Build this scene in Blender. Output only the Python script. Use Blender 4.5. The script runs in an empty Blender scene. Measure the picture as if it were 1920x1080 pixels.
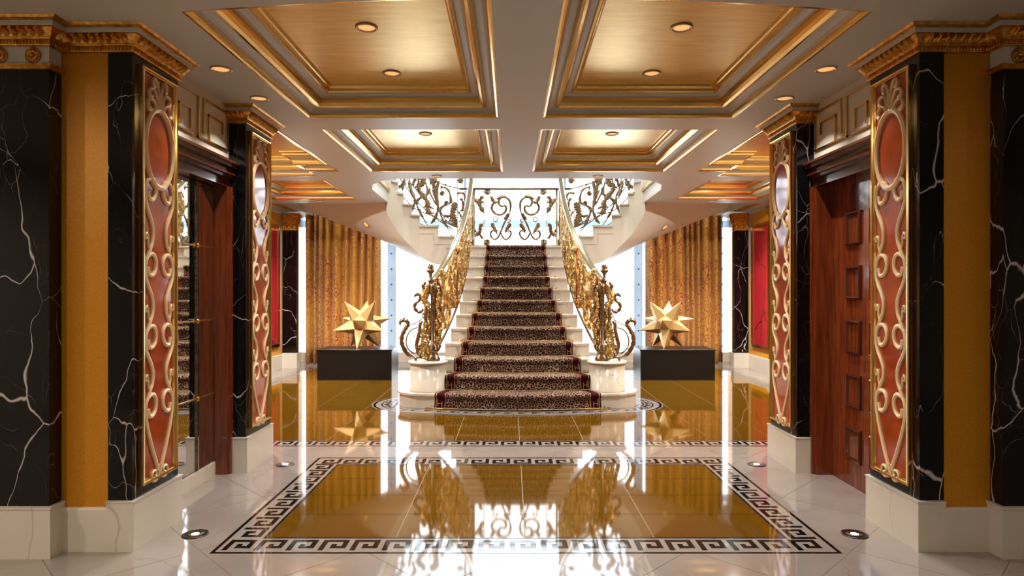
import bpy, bmesh, math, random
from mathutils import Vector, Matrix
from mathutils.geometry import tessellate_polygon
random.seed(7)
PI = math.pi
scene = bpy.context.scene
col = scene.collection

# ------------------------------------------------------------------ camera, world, light, exposure
CAMX, CAMZ, F = -0.08, 1.40, 1200.0
cam_d = bpy.data.cameras.new('camera'); cam = bpy.data.objects.new('camera', cam_d); col.objects.link(cam)
cam.location = (CAMX, 0, CAMZ); cam.rotation_euler = (PI/2, 0, 0)
cam_d.sensor_width = 36.0; cam_d.lens = 36.0*F/1920.0
cam_d.shift_x = (960-958)/1920.0; cam_d.shift_y = (543-540)/1920.0
cam_d.clip_start = 0.05; cam_d.clip_end = 200
scene.camera = cam
world = bpy.data.worlds.new('World'); scene.world = world; world.use_nodes = True
bg = world.node_tree.nodes['Background']; bg.inputs[0].default_value = (0.87, 0.94, 1.0, 1); bg.inputs[1].default_value = 6.0
vs = scene.view_settings; vs.view_transform = 'Standard'; vs.look = 'None'; vs.gamma = 1.0; vs.use_curve_mapping = False
vs.exposure = 0.12
scene.cycles.max_bounces = 8; scene.cycles.diffuse_bounces = 4; scene.cycles.glossy_bounces = 5
scene.cycles.transparent_max_bounces = 8; scene.cycles.caustics_reflective = False; scene.cycles.caustics_refractive = False
scene.cycles.sample_clamp_indirect = 6.0
WARM = (1.0, 0.62, 0.30)

def portal(loc, sx, sy, rot):
    l = bpy.data.lights.new('window_portal', 'AREA'); l.shape = 'RECTANGLE'; l.size = sx; l.size_y = sy
    l.cycles.is_portal = True
    o = bpy.data.objects.new('window_portal', l); col.objects.link(o); o.location = loc; o.rotation_euler = rot
portal((0, 12.62, 2.9), 8.3, 5.3, (-PI/2, 0, 0))

def P(px, py, Y):
    return Vector(((px-958)*Y/F + CAMX, Y, CAMZ - (py-543)*Y/F))

# ------------------------------------------------------------------ mesh helpers
class MB:
    def __init__(s): s.v = []; s.f = []; s.m = []; s.sm = []
    def add(s, vs_, fs, mi=0, smooth=False):
        b = len(s.v); s.v += [tuple(v) for v in vs_]
        for f in fs: s.f.append(tuple(b+i for i in f)); s.m.append(mi); s.sm.append(smooth)
    def box(s, x0, x1, y0, y1, z0, z1, mi=0, bev=0):
        if bev <= 0:
            v = [(x, y, z) for z in (z0, z1) for y in (y0, y1) for x in (x0, x1)]
            s.add(v, [(0,2,3,1),(4,5,7,6),(0,1,5,4),(2,6,7,3),(0,4,6,2),(1,3,7,5)], mi)
        else:
            b = bev
            # bevelled top and vertical edges
            def ring(e, z): return [(x0+e,y0+b*(e<b),z)]
            rings = []
            for (e, z) in ((0, z0), (0, z1-b), (b, z1)):
                rings.append([(x0+e,y0+e,z),(x1-e,y0+e,z),(x1-e,y1-e,z),(x0+e,y1-e,z)])
            s.loft(rings, mi, True, True)
    def loft(s, rings, mi=0, cap0=True, cap1=True, smooth=False, closed=True):
        n = len(rings[0]); vs_ = [p for r in rings for p in r]; fs = []
        for i in range(len(rings)-1):
            for j in range(n if closed else n-1):
                k = (j+1) % n
                fs.append((i*n+j, i*n+k, (i+1)*n+k, (i+1)*n+j))
        if cap0: fs.append(tuple(reversed(range(n))))
        if cap1: fs.append(tuple((len(rings)-1)*n+j for j in range(n)))
        s.add(vs_, fs, mi, smooth)
    def prism(s, poly, z0, z1, mi=0):
        s.loft([[(x,y,z0) for x,y in poly], [(x,y,z1) for x,y in poly]], mi)
    def tube(s, pts, r, n=6, mi=0, caps=True, smooth=True):
        pts = [Vector(p) for p in pts]; m = len(pts)
        rr = r if isinstance(r, (list, tuple)) else [r]*m
        T = []
        for i in range(m):
            a = pts[max(0,i-1)]; b = pts[min(m-1,i+1)]; d = b-a
            T.append(d.normalized() if d.length > 1e-9 else Vector((0,0,1)))
        up = Vector((0,0,1)) if abs(T[0].z) < .9 else Vector((0,1,0))
        nrm = T[0].cross(up).normalized(); rings = []
        for i in range(m):
            nrm = nrm - T[i]*nrm.dot(T[i])
            if nrm.length < 1e-6: nrm = T[i].orthogonal()
            nrm.normalize(); bn = T[i].cross(nrm)
            rings.append([pts[i] + (nrm*math.cos(2*PI*k/n) + bn*math.sin(2*PI*k/n))*rr[i] for k in range(n)])
        s.loft(rings, mi, caps, caps, smooth)
    def lathe(s, prof, n=24, mi=0, c=(0,0,0), smooth=True, axis='z'):
        rings = []
        for r, z in prof:
            ring = []
            for k in range(n):
                a = 2*PI*k/n
                if axis == 'z': ring.append((c[0]+r*math.cos(a), c[1]+r*math.sin(a), c[2]+z))
                else: ring.append((c[0]+r*math.cos(a), c[1]-z, c[2]+r*math.sin(a)))
            rings.append(ring)
        s.loft(rings, mi, True, True, smooth)
    def ell(s, c, rx, ry, rz, mi=0, n=10, m=6):
        prof = [(math.sin(PI*i/m), -math.cos(PI*i/m)) for i in range(m+1)]
        rings = [[(c[0]+rx*max(r,1e-4)*math.cos(2*PI*k/n), c[1]+ry*max(r,1e-4)*math.sin(2*PI*k/n), c[2]+rz*z) for k in range(n)] for r, z in prof]
        s.loft(rings, mi, False, False, True)
    def ribbon(s, pts, w, mapf, th=.01, mi=0, lobes=0, lobe=.35):
        """flat, thick, tapered ribbon drawn in 2-D (a,v) and carried onto a surface by mapf(a,v,depth)"""
        m = len(pts); ww = w if isinstance(w, (list, tuple)) else [w]*m
        rings = []
        for i in range(m):
            a = pts[max(0,i-1)]; b = pts[min(m-1,i+1)]
            dx, dy = b[0]-a[0], b[1]-a[1]; L = math.hypot(dx, dy) or 1; nx, ny = -dy/L, dx/L
            t = i/(m-1); k = 1.0
            if lobes:
                ph = (t*lobes) % 1.0; k = 1 + lobe*(1.0-2*ph)
            h = ww[i]*.5*k; x, y = pts[i]
            rings.append([mapf(x+nx*h, y+ny*h, -th*.25), mapf(x, y, -th*.5), mapf(x-nx*h, y-ny*h, -th*.25),
                          mapf(x-nx*h, y-ny*h, th*.25), mapf(x, y, th*.5), mapf(x+nx*h, y+ny*h, th*.25)])
        s.loft(rings, mi, True, True, False)
    def sweep(s, path, prof, segm, closed=False, side=1, smooth=False):
        """sweep a (offset,z) profile along a plan path with mitred corners; segm gives a material per profile segment"""
        n = len(path); offs = []
        def nr(a, b):
            dx, dy = b[0]-a[0], b[1]-a[1]; L = math.hypot(dx, dy); return Vector((dy/L*side, -dx/L*side))
        for i in range(n):
            if closed: n0 = nr(path[i-1], path[i]); n1 = nr(path[i], path[(i+1) % n])
            else:
                n0 = nr(path[i-1], path[i]) if i > 0 else None; n1 = nr(path[i], path[i+1]) if i < n-1 else None
                n0 = n0 or n1; n1 = n1 or n0
            mm = (n0+n1)/(1+n0.dot(n1)); offs.append(mm)
        cols = [[(path[i][0]+offs[i].x*o, path[i][1]+offs[i].y*o, z) for o, z in prof] for i in range(n)]
        m = len(prof)
        for i in range(n if closed else n-1):
            a, b = cols[i], cols[(i+1) % n]
            for j in range(m-1):
                s.add([a[j], b[j], b[j+1], a[j+1]], [(0,1,2,3)], segm[j], smooth)
    def build(s, name, mats, parent=None, loc=None, recalc=True, merge=False):
        me = bpy.data.meshes.new(name); me.from_pydata(s.v, [], s.f)
        for m in (mats if isinstance(mats, (list, tuple)) else [mats]): me.materials.append(m)
        me.polygons.foreach_set('material_index', s.m); me.polygons.foreach_set('use_smooth', s.sm)
        if recalc or merge:
            bm = bmesh.new(); bm.from_mesh(me)
            if merge: bmesh.ops.remove_doubles(bm, verts=bm.verts, dist=1e-5)
            if recalc: bmesh.ops.recalc_face_normals(bm, faces=bm.faces)
            bm.to_mesh(me); bm.free()
        me.update()
        return link(name, me, parent, loc)

def link(name, me, parent=None, loc=None, rot=None, scale=None):
    o = bpy.data.objects.new(name, me); col.objects.link(o)
    if parent: o.parent = parent
    if loc is not None: o.location = loc
    if rot is not None: o.rotation_euler = rot
    if scale is not None: o.scale = scale
    return o
def tag(o, label, cat=None, group=None, kind=None):
    if label: o['label'] = label
    if cat: o['category'] = cat
    if group: o['group'] = group
    if kind: o['kind'] = kind
    return o
def thing(name, label, cat, loc=(0,0,0), group=None, kind=None):
    o = bpy.data.objects.new(name, None); col.objects.link(o); o.location = loc; o.empty_display_size = .1
    return tag(o, label, cat, group, kind)
def struct(o, label=None): o['kind'] = 'structure'; 
def copy_tree(o, parent=None):
    c = o.copy(); col.objects.link(c)
    if parent: c.parent = parent
    for ch in list(o.children): copy_tree(ch, c)
    return c
def mirrored(o, label, loc=None):
    """the same thing on the other side of the hall"""
    c = copy_tree(o); l = o.location; c.location = loc or (-l.x, l.y, l.z); c.scale = (-1, 1, 1)
    c['label'] = label
    return c
def cat(pts, k=6, closed=False):
    """Catmull-Rom through tuples of any length"""
    n = len(pts); out = []; d = len(pts[0])
    rng = range(n if closed else n-1)
    for i in rng:
        g = lambda j: pts[j % n] if closed else pts[max(0, min(n-1, j))]
        p0, p1, p2, p3 = g(i-1), g(i), g(i+1), g(i+2)
        for q in range(k):
            t = q/k
            out.append(tuple(.5*((2*p1[c]) + (-p0[c]+p2[c])*t + (2*p0[c]-5*p1[c]+4*p2[c]-p3[c])*t*t + (-p0[c]+3*p1[c]-3*p2[c]+p3[c])*t**3) for c in range(d)))
    if not closed: out.append(tuple(pts[-1]))
    return out
def spiral(cx, cy, r0, r1, a0, turns, n=22):
    return [(cx+(r0+(r1-r0)*i/n)*math.cos(a0+2*PI*turns*i/n), cy+(r0+(r1-r0)*i/n)*math.sin(a0+2*PI*turns*i/n)) for i in range(n+1)]
def taper(n, w, a=.15, b=.15):
    return [w*min(1, (i/(n-1)+.02)/a if a else 1, (1-i/(n-1)+.02)/b if b else 1) for i in range(n)]
def lerp(tab, x):
    if x <= tab[0][0]: return tab[0][1]
    for (x0, y0), (x1, y1) in zip(tab, tab[1:]):
        if x <= x1: return y0+(y1-y0)*(x-x0)/(x1-x0)
    return tab[-1][1]

# ------------------------------------------------------------------ materials
def srgb(r, g, b):
    f = lambda c: (c/255/12.92) if c/255 <= .04045 else ((c/255+.055)/1.055)**2.4
    return (f(r), f(g), f(b), 1)
def mat(name, colr, rough=.5, metal=0, spec=.5, coat=0, ior=None):
    m = bpy.data.materials.new(name); m.use_nodes = True; b = m.node_tree.nodes['Principled BSDF']
    b.inputs['Base Color'].default_value = colr; b.inputs['Roughness'].default_value = rough; b.inputs['Metallic'].default_value = metal
    b.inputs['Specular IOR Level'].default_value = spec; b.inputs['Coat Weight'].default_value = coat; b.inputs['Coat Roughness'].default_value = .05
    if ior: b.inputs['IOR'].default_value = ior
    return m
class NT:
    def __init__(s, m): s.t = m.node_tree; s.n = s.t.nodes; s.b = s.n['Principled BSDF']
    def node(s, typ, **kw):
        n = s.n.new(typ)
        for k, v in kw.items(): setattr(n, k, v)
        return n
    def l(s, a, b): s.t.links.new(a, b)
    def pos(s, scale=(1,1,1), obj=False):
        mp = s.node('ShaderNodeMapping'); mp.inputs['Scale'].default_value = scale
        if obj: tc = s.node('ShaderNodeTexCoord'); s.l(tc.outputs['Object'], mp.inputs[0])
        else: g = s.node('ShaderNodeNewGeometry'); s.l(g.outputs['Position'], mp.inputs[0])
        return mp.outputs[0]
    def noise(s, vec, sc, det=4, rough=.5, dist=0):
        n = s.node('ShaderNodeTexNoise'); n.inputs['Scale'].default_value = sc; n.inputs['Detail'].default_value = det
        n.inputs['Roughness'].default_value = rough; n.inputs['Distortion'].default_value = dist; s.l(vec, n.inputs['Vector']); return n
    def ramp(s, fac, stops, interp='LINEAR'):
        r = s.node('ShaderNodeValToRGB'); r.color_ramp.interpolation = interp; e = r.color_ramp.elements
        while len(e) < len(stops): e.new(.5)
        for i, (p, c) in enumerate(stops): e[i].position = p; e[i].color = c
        s.l(fac, r.inputs[0]); return r.outputs[0]
    def math(s, op, a, b=None):
        n = s.node('ShaderNodeMath', operation=op)
        for i, x in enumerate((a, b)):
            if x is None: continue
            if isinstance(x, (int, float)): n.inputs[i].default_value = x
            else: s.l(x, n.inputs[i])
        return n.outputs[0]
    def mix(s, fac, a, b, typ='MIX'):
        n = s.node('ShaderNodeMix', data_type='RGBA', blend_type=typ)
        for i, x in ((0, fac), (6, a), (7, b)):
            if isinstance(x, (int, float)): n.inputs[i].default_value = x
            elif isinstance(x, tuple): n.inputs[i].default_value = x
            else: s.l(x, n.inputs[i])
        return n.outputs[2]
    def warp(s, vec, sc, amt):
        n = s.noise(vec, sc, 3); sub = s.node('ShaderNodeVectorMath', operation='SUBTRACT'); s.l(n.outputs['Color'], sub.inputs[0]); sub.inputs[1].default_value = (.5,.5,.5)
        ml = s.node('ShaderNodeVectorMath', operation='SCALE'); s.l(sub.outputs[0], ml.inputs[0]); ml.inputs['Scale'].default_value = amt
        ad = s.node('ShaderNodeVectorMath', operation='ADD'); s.l(vec, ad.inputs[0]); s.l(ml.outputs[0], ad.inputs[1]); return ad.outputs[0]
    def vor(s, vec, sc, feat='F1', rnd=1.0):
        v = s.node('ShaderNodeTexVoronoi', feature=feat); v.inputs['Scale'].default_value = sc; v.inputs['Randomness'].default_value = rnd; s.l(vec, v.inputs['Vector']); return v
    def color(s, c): s.l(c, s.b.inputs['Base Color'])
    def bump(s, h, dist=.002, strength=.5):
        b = s.node('ShaderNodeBump'); b.inputs['Distance'].default_value = dist; b.inputs['Strength'].default_value = strength
        s.l(h, b.inputs['Height']); s.l(b.outputs[0], s.b.inputs['Normal'])

def veined(name, base, base2, vein, rough, sc=1.6, width=.02, stretch=(1,1,.55), spec=.5, amount=1.0, ior=None, fine=True):
    m = mat(name, base, rough, 0, spec, ior=ior); t = NT(m); p = t.pos(stretch); w = t.warp(p, 1.7, .5); w = t.warp(w, 7, .07)
    v1 = t.vor(w, sc, 'DISTANCE_TO_EDGE'); mask = t.noise(p, sc*1.3, 2)
    wd = t.math('MULTIPLY', t.ramp(mask.outputs['Fac'], [(.40, (0,0,0,1)), (.64, (1,1,1,1))]), width)
    l1 = t.math('LESS_THAN', v1.outputs['Distance'], wd)
    soft = t.math('SUBTRACT', 1.0, t.math('MINIMUM', t.math('DIVIDE', v1.outputs['Distance'], t.math('ADD', wd, .0004)), 1.0))
    f = soft
    if fine:
        v2 = t.vor(t.warp(w, 4, .2), sc*2.3, 'DISTANCE_TO_EDGE'); m2 = t.noise(p, sc*2.1, 2)
        w2 = t.math('MULTIPLY', t.ramp(m2.outputs['Fac'], [(.5, (0,0,0,1)), (.75, (1,1,1,1))]), width*.55)
        s2 = t.math('SUBTRACT', 1.0, t.math('MINIMUM', t.math('DIVIDE', v2.outputs['Distance'], t.math('ADD', w2, .0004)), 1.0))
        f = t.math('MAXIMUM', soft, t.math('MULTIPLY', s2, .6))
    cloud = t.noise(w, 2.2, 5)
    bc = t.mix(t.ramp(cloud.outputs['Fac'], [(.35, (0,0,0,1)), (.7, (1,1,1,1))]), base, base2)
    t.color(t.mix(t.math('MULTIPLY', f, amount), bc, vein))
    return m

M = {}
M['black'] = veined('black_marble', srgb(4,4,5), srgb(9,9,11), srgb(200,190,190), .10, 2.7, .014, spec=.35)
M['wmarble'] = veined('white_marble', srgb(214,206,192), srgb(200,192,180), srgb(120,112,105), .16, 1.5, .010, amount=.4, fine=False)
M['fmarble'] = veined('floor_marble', srgb(152,141,134), srgb(140,129,123), srgb(98,86,82), .045, 1.3, .012, (1,1,1), .9, .4, ior=2.0)
M['grout'] = mat('grout', srgb(176,166,150), .6)
M['key'] = mat('black_inlay', srgb(16,13,12), .05, 0, .7, ior=1.6)
m = M['gtile'] = mat('gold_tile', srgb(150,100,12), .045, .4, .9, ior=1.9); t = NT(m); p = t.pos((3,3,3)); n = t.noise(p, 30, 6, .7)
t.color(t.ramp(n.outputs['Fac'], [(.3, srgb(98,66,6)), (.7, srgb(132,92,14))]))
M['gold'] = mat('polished_gold', srgb(222,172,92), .2, 1)
M['brass'] = mat('aged_brass', srgb(196,150,82), .28, 1); t = NT(M['brass']); n = t.noise(t.pos((1,1,1)), 26, 5, .65)
t.color(t.ramp(n.outputs['Fac'], [(.3, srgb(176,140,80)), (.68, srgb(240,214,150))])); t.bump(t.noise(t.pos((1,1,1)), 60, 3).outputs['Fac'], .006, .7)
M['bronze'] = mat('bronze', srgb(150,112,84), .3, 1); t = NT(M['bronze']); n = t.noise(t.pos((1,1,1)), 40, 4)
t.color(t.ramp(n.outputs['Fac'], [(.35, srgb(104,90,74)), (.7, srgb(164,140,110))]))
M['copper'] = mat('copper_bar', srgb(196,122,66), .25, 1)
M['rail'] = mat('polished_rail', srgb(216,204,172), .1, 1)
M['corn'] = mat('gilded_cornice', srgb(206,150,62), .3, 1); t = NT(M['corn']); n = t.noise(t.pos((1,1,1)), 35, 4)
t.color(t.ramp(n.outputs['Fac'], [(.3, srgb(176,112,34)), (.7, srgb(226,178,92))]))
m = M['leaf'] = mat('gold_leaf', srgb(206,160,82), .3, 1); t = NT(m); p = t.pos((1.2, 9, 4)); n = t.noise(p, 3, 6, .6)
t.color(t.ramp(n.outputs['Fac'], [(.3, srgb(206,174,108)), (.7, srgb(228,200,140))])); t.l(t.ramp(n.outputs['Fac'], [(.3, (.28,)*3+(1,)), (.7, (.33,)*3+(1,))]), t.b.inputs['Roughness'])
M['mould'] = mat('gilded_moulding', srgb(224,186,110), .19, 1)
M['cream'] = mat('cream_paint', srgb(206,200,188), .5)
M['ceil'] = mat('ceiling_paint', srgb(196,194,184), .42)
M['soff'] = mat('soffit_lightened_paint', srgb(222,222,212), .42)  # lighter than the ceiling paint, standing in for window light on the undersides
m = M['lacq'] = mat('red_lacquer', srgb(158,58,24), .1, 0, .6, .4); t = NT(m); n = t.noise(t.pos((1,1,1)), 5, 5)
t.color(t.ramp(n.outputs['Fac'], [(.3, srgb(148,50,20)), (.7, srgb(172,70,34))]))
M['scroll'] = mat('cream_gilt_scroll', srgb(232,204,160), .35, .12)
m = M['wood'] = mat('mahogany', srgb(104,44,18), .14, 0, .5, .5); t = NT(m); n = t.noise(t.pos((9,9,.6)), 4, 6, .6, .6)
t.color(t.ramp(n.outputs['Fac'], [(.3, srgb(82,30,12)), (.7, srgb(132,60,26))]))
M['wood2'] = mat('dark_mahogany', srgb(70,32,22), .14, 0, .5, .5)
m = M['gwall'] = mat('gold_wall_paper', srgb(200,132,14), .32, .25); t = NT(m); n = t.noise(t.pos((14,14,6)), 12, 5, .7)
t.color(t.ramp(n.outputs['Fac'], [(.3, srgb(186,116,6)), (.7, srgb(212,146,28))])); t.bump(n.outputs['Fac'], .002, .4)
M['ywall'] = mat('ochre_paint', srgb(220,150,30), .35)
M['redm'] = veined('red_marble', srgb(176,40,48), srgb(160,34,40), srgb(40,20,24), .14, 1.2, .03, (1,1,.5), amount=.8)
M['mirror'] = mat('mirror', (.86,.86,.84,1), .01, 1)
M['ped'] = mat('black_pedestal', srgb(15,13,12), .32, 0, .3)
M['starm'] = mat('star_gold', srgb(204,172,118), .42, .55)
M['steel'] = mat('white_steel', srgb(214,222,230), .35); 
t = NT(M['steel']); tr = t.node('ShaderNodeBsdfTranslucent'); tr.inputs[0].default_value = (.55,.68,.80,1); ms = t.node('ShaderNodeMixShader'); ms.inputs[0].default_value = .55
out = t.n['Material Output']; t.l(t.b.outputs[0], ms.inputs[1]); t.l(tr.outputs[0], ms.inputs[2]); t.l(ms.outputs[0], out.inputs[0])
M['bolt'] = mat('bolt', srgb(70,76,84), .3, .8)
m = M['glass'] = mat('window_glass', (1,1,1,1), .0); t = NT(m); tb = t.node('ShaderNodeBsdfTransparent'); tb.inputs[0].default_value = (.98,.985,.99,1)
gl = t.node('ShaderNodeBsdfGlossy'); gl.inputs['Roughness'].default_value = .02; fr = t.node('ShaderNodeFresnel'); fr.inputs[0].default_value = 1.45
ms = t.node('ShaderNodeMixShader'); t.l(fr.outputs[0], ms.inputs[0]); t.l(tb.outputs[0], ms.inputs[1]); t.l(gl.outputs[0], ms.inputs[2]); t.l(ms.outputs[0], t.n['Material Output'].inputs[0])
m = M['leop'] = mat('leopard_carpet', srgb(180,150,126), .95, 0, .1); t = NT(m); p = t.pos((1,1,1)); w = t.warp(p, 40, .014); v = t.vor(w, 33, 'DISTANCE_TO_EDGE', .9)
nz = t.noise(p, 90, 2); d = t.math('ADD', v.outputs['Distance'], t.math('MULTIPLY', t.math('SUBTRACT', nz.outputs['Fac'], .5), .16))
t.color(t.ramp(d, [(.03, srgb(182,154,134)), (.08, srgb(24,13,14)), (.25, srgb(24,13,14)), (.34, srgb(92,44,36)), (.5, srgb(104,50,40))]))
M['maroon'] = mat('maroon_carpet', srgb(58,16,24), .95, 0, .1)
M['tan'] = mat('tan_carpet_line', srgb(190,150,104), .95, 0, .1)
m = M['curt'] = mat('damask_curtain', srgb(176,122,40), .55, 0, .4); t = NT(m); p = t.pos((1,1,.75)); w = t.warp(p, 7, .16)
n = t.noise(w, 11, 2); rg = t.math('ABSOLUTE', t.math('SUBTRACT', t.math('FRACT', t.math('MULTIPLY', n.outputs['Fac'], 7)), .5))
band = t.noise(p, 1.6, 1); red = t.math('MULTIPLY', t.ramp(rg, [(.13, (1,1,1,1)), (.20, (0,0,0,1))]), t.ramp(band.outputs['Fac'], [(.3, (.35,)*3+(1,)), (.6, (1,)*3+(1,))]))
t.color(t.mix(red, srgb(214,160,58), srgb(156,28,52))); t.b.inputs['Sheen Weight'].default_value = .3
def emis(name, c, st):
    m = bpy.data.materials.new(name); m.use_nodes = True; nt = m.node_tree; b = nt.nodes['Principled BSDF']
    b.inputs['Base Color'].default_value = (.3,.2,.1,1); b.inputs['Emission Color'].default_value = c+(1,); b.inputs['Emission Strength'].default_value = st; return m
M['lampw'] = emis('lamp_glow_warm', (1.0,.50,.17), .85)
M['lampf'] = emis('floor_lamp_glow', (1.0,.85,.65), 4)
M['ring'] = mat('lamp_ring', srgb(196,168,136), .35, .3)
M['fring'] = mat('floor_lamp_ring', srgb(60,52,46), .3, .8)

# ------------------------------------------------------------------ setting: floor
ZC = 2.80
XW, YB = 4.18, 12.5            # side walls of the stair hall, window wall
mb = MB()
mb.box(-5.3, 5.3, -4.5, 2.0, -.1, 0); mb.box(-5.3, 5.3, 2.0, 12.9, -.1, -.004, 1)
floor = tag(mb.build('floor', [M['fmarble'], M['grout']]), 'glossy white marble floor with gold panels and black key borders', 'floor', kind='structure')

BW = .222
R1 = (-1.68, 1.68, 3.394, 5.333)          # framed gold panel in front
R2 = (-3.79, 3.79, 5.72, 11.527)          # big gold field round the staircase
def clip(poly, rect):
    def cl(p, ax, lim, sgn):
        o = []
        for i in range(len(p)):
            a, b = p[i-1], p[i]; ia = sgn*(a[ax]-lim) >= 0; ib = sgn*(b[ax]-lim) >= 0
            if ia != ib:
                t_ = (lim-a[ax])/(b[ax]-a[ax]); o.append((a[0]+(b[0]-a[0])*t_, a[1]+(b[1]-a[1])*t_))
            if ib: o.append(b)
        return o
    for ax, lim, sgn in ((0, rect[0], 1), (0, rect[1], -1), (1, rect[2], 1), (1, rect[3], -1)):
        poly = cl(poly, ax, lim, sgn)
        if len(poly) < 3: return []
    return poly
white_rects = [(-5.3, 5.3, 2.0, R1[2]), (-2.6, R1[0], R1[2], R1[3]), (R1[1], 2.6, R1[2], R1[3]), (-XW, XW, R1[3], R2[2]),
               (-XW, R2[0], R2[2], 12.6), (R2[1], XW, R2[2], 12.6), (R2[0], R2[1], R2[3], 12.6)]
S = .62*math.sqrt(.5); J = .0022
for i in range(-12, 24):
    for j in range(-12, 24):
        cx = (i-j)*S; cy = 3.0+(i+j)*S
        if abs(cx) > 6 or cy < 1.4 or cy > 13.2: continue
        q = [(cx, cy-S+J), (cx+S-J, cy), (cx, cy+S-J), (cx-S+J, cy)]
        mb = MB()
        for r in white_rects:
            c = clip(q, r)
            if c: mb.prism(c, -.004, 0)
        if mb.v: mb.build('marble_tile', M['fmarble'], floor)
def gold_tiles(x0, x1, nx, y0, y1, ny):
    w, h = (x1-x0)/nx, (y1-y0)/ny; g = .0025
    mb = MB(); mb.box(g, w-g, g, h-g, -.004, 0); me = None
    for a in range(nx):
        for b in range(ny):
            if me is None: o = mb.build('gold_tile', M['gtile'], floor, (x0, y0, 0)); me = o.data
            else: link('gold_tile', me, floor, (x0+a*w, y0+b*h, 0))
gold_tiles(R1[0]+BW, R1[1]-BW, 4, R1[2]+BW, R1[3]-BW, 4)
gold_tiles(R2[0]+BW, R2[1]-BW, 12, R2[2]+BW, R2[3]-BW, 9)
# key borders
KEYROWS = ['11111.', '1...1.', '1.1.1.', '1.111.', '1.....']
def key_mesh(u, h):
    cw, ch = u/6, h/5; mb = MB(); zt = .0009
    strokes = [(0,1,0,5), (1,5,4,5), (4,5,1,4), (2,4,1,2), (2,3,2,3)]
    for a, b, c, d in strokes: mb.box(a*cw, b*cw, c*ch, d*ch, 0, zt)
    mb.box(0, u, -ch*.0, ch*.0+.0001, 0, .0001)
    return mb
def border(rect, sides='nsew'):
    x0, x1, y0, y1 = rect
    bands = {'s': (x0, x1, y0, y0+BW), 'n': (x0, x1, y1-BW, y1), 'w': (x0, x0+BW, y0+BW, y1-BW), 'e': (x1-BW, x1, y0+BW, y1-BW)}
    for k in sides:
        a, b, c, d = bands[k]; mb = MB(); mb.box(a, b, c, d, -.004, 0); mb.build('border_strip', M['fmarble'], floor)
    for off, w in ((.0, .020), (BW-.016, .016)):
        for k in sides:
            mb = MB(); e = off; z = .0009
            if k == 's': mb.box(x0+e, x1-e, y0+e, y0+e+w, 0, z)
            if k == 'n': mb.box(x0+e, x1-e, y1-e-w, y1-e, 0, z)
            if k == 'w': mb.box(x0+e, x0+e+w, y0+e+w, y1-e-w, 0, z)
            if k == 'e': mb.box(x1-e-w, x1-e, y0+e+w, y1-e-w, 0, z)
            mb.build('border_line', M['key'], floor)
    h = BW-.016-.020-.044; lo = .042
    for k in sides:
        L = (x1-x0 if k in 'ns' else y1-y0)-2*lo - (0 if k in 'ns' else 2*h+.03)
        n = max(1, round(L/(h*1.2))); u = L/n; me = None
        st = lo+(0 if k in 'ns' else h+.015)
        rot = {'s': 0, 'n': PI, 'e': PI/2, 'w': -PI/2}[k]
        for i in range(n):
            pos = {'s': (x0+st+i*u, y0+lo, 0), 'n': (x1-st-i*u, y1-lo, 0), 'e': (x1-lo, y0+st+i*u, 0), 'w': (x0+lo, y1-st-i*u, 0)}[k]
            if me is None: o = key_mesh(u, h).build('key_inlay', M['key'], floor); me = o.data; o.location = pos; o.rotation_euler = (0,0,rot)
            else: link('key_inlay', me, floor, pos, (0,0,rot))
border(R1); border(R2)

# ------------------------------------------------------------------ staircase data
RZ, TR, Y0 = .1763, .27, 7.50
NST = 12
ZL = NST*RZ; YL = Y0+(NST-1)*TR
HW = cat([(7.70,1.12),(7.85,1.06),(8.05,.985),(8.4,.895),(8.9,.80),(9.5,.745),(10.0,.73),(10.6,.73)], 6)
hw = lambda y: lerp(HW, y)
CW = [.98,.884,.80,.727,.667,.625,.57,.535,.51,.50,.495,.49,.49]   # carpet half width per riser
SAG = [.115,.10,.085,.07,.055,.045,.035,.028,.02,.015,.01,.006,.0]
def front(i, x):                                                    # plan of riser i: bowed towards the hall
    c = CW[i]; return Y0+i*TR - SAG[i]*(1-min(1.6, (x/c)**2))
def step0_outline(off=0):
    pts = []; c = (1.14, 7.88); r = .31+off; n = 12
    for k in range(n+1):
        a = PI/2+PI*k/n*.93; pts.append((-c[0]+r*math.cos(a), c[1]+r*math.sin(a)))
    R = 3.7+off; x0 = pts[-1][0]
    for k in range(1, 16):
        x = x0+(-2*x0)*k/16; pts.append((x, 11.1-math.sqrt(R*R-x*x)))
    for k in range(n, -1, -1):
        a = PI/2+PI*k/n*.93; pts.append((c[0]-r*math.cos(a), c[1]+r*math.sin(a)))
    return pts
# curved key border set in the floor round the lowest step
mb = MB(); zt = .0012
def ring_strip(o0, o1, z, mi):
    a, b = step0_outline(o0), step0_outline(o1)
    for i in range(len(a)-1): mb.add([(*a[i],z),(*a[i+1],z),(*b[i+1],z),(*b[i],z)], [(0,1,2,3)], mi)
ring_strip(.0, .33, .0006, 1)
for o0, o1 in ((.035,.05),(.085,.10),(.20,.215),(.285,.315)): ring_strip(o0, o1, zt, 0)
a, b = step0_outline(.12), step0_outline(.18)
aa, bb = cat(a, 3), cat(b, 3)
for i in range(0, len(aa)-2, 3):
    mb.add([(*aa[i],zt),(*aa[i+1],zt),(*bb[i+1],zt),(*bb[i],zt)], [(0,1,2,3)], 0)
    mb.add([(*aa[i+1],zt),(*aa[i+2],zt),(aa[i+2][0]*.5+bb[i+2][0]*.5, aa[i+2][1]*.5+bb[i+2][1]*.5, zt),(aa[i+1][0]*.5+bb[i+1][0]*.5, aa[i+1][1]*.5+bb[i+1][1]*.5, zt)], [(0,1,2,3)], 0)
o = mb.build('curved_key_border', [M['key'], M['fmarble']], floor); o['kind'] = 'stuff'

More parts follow.
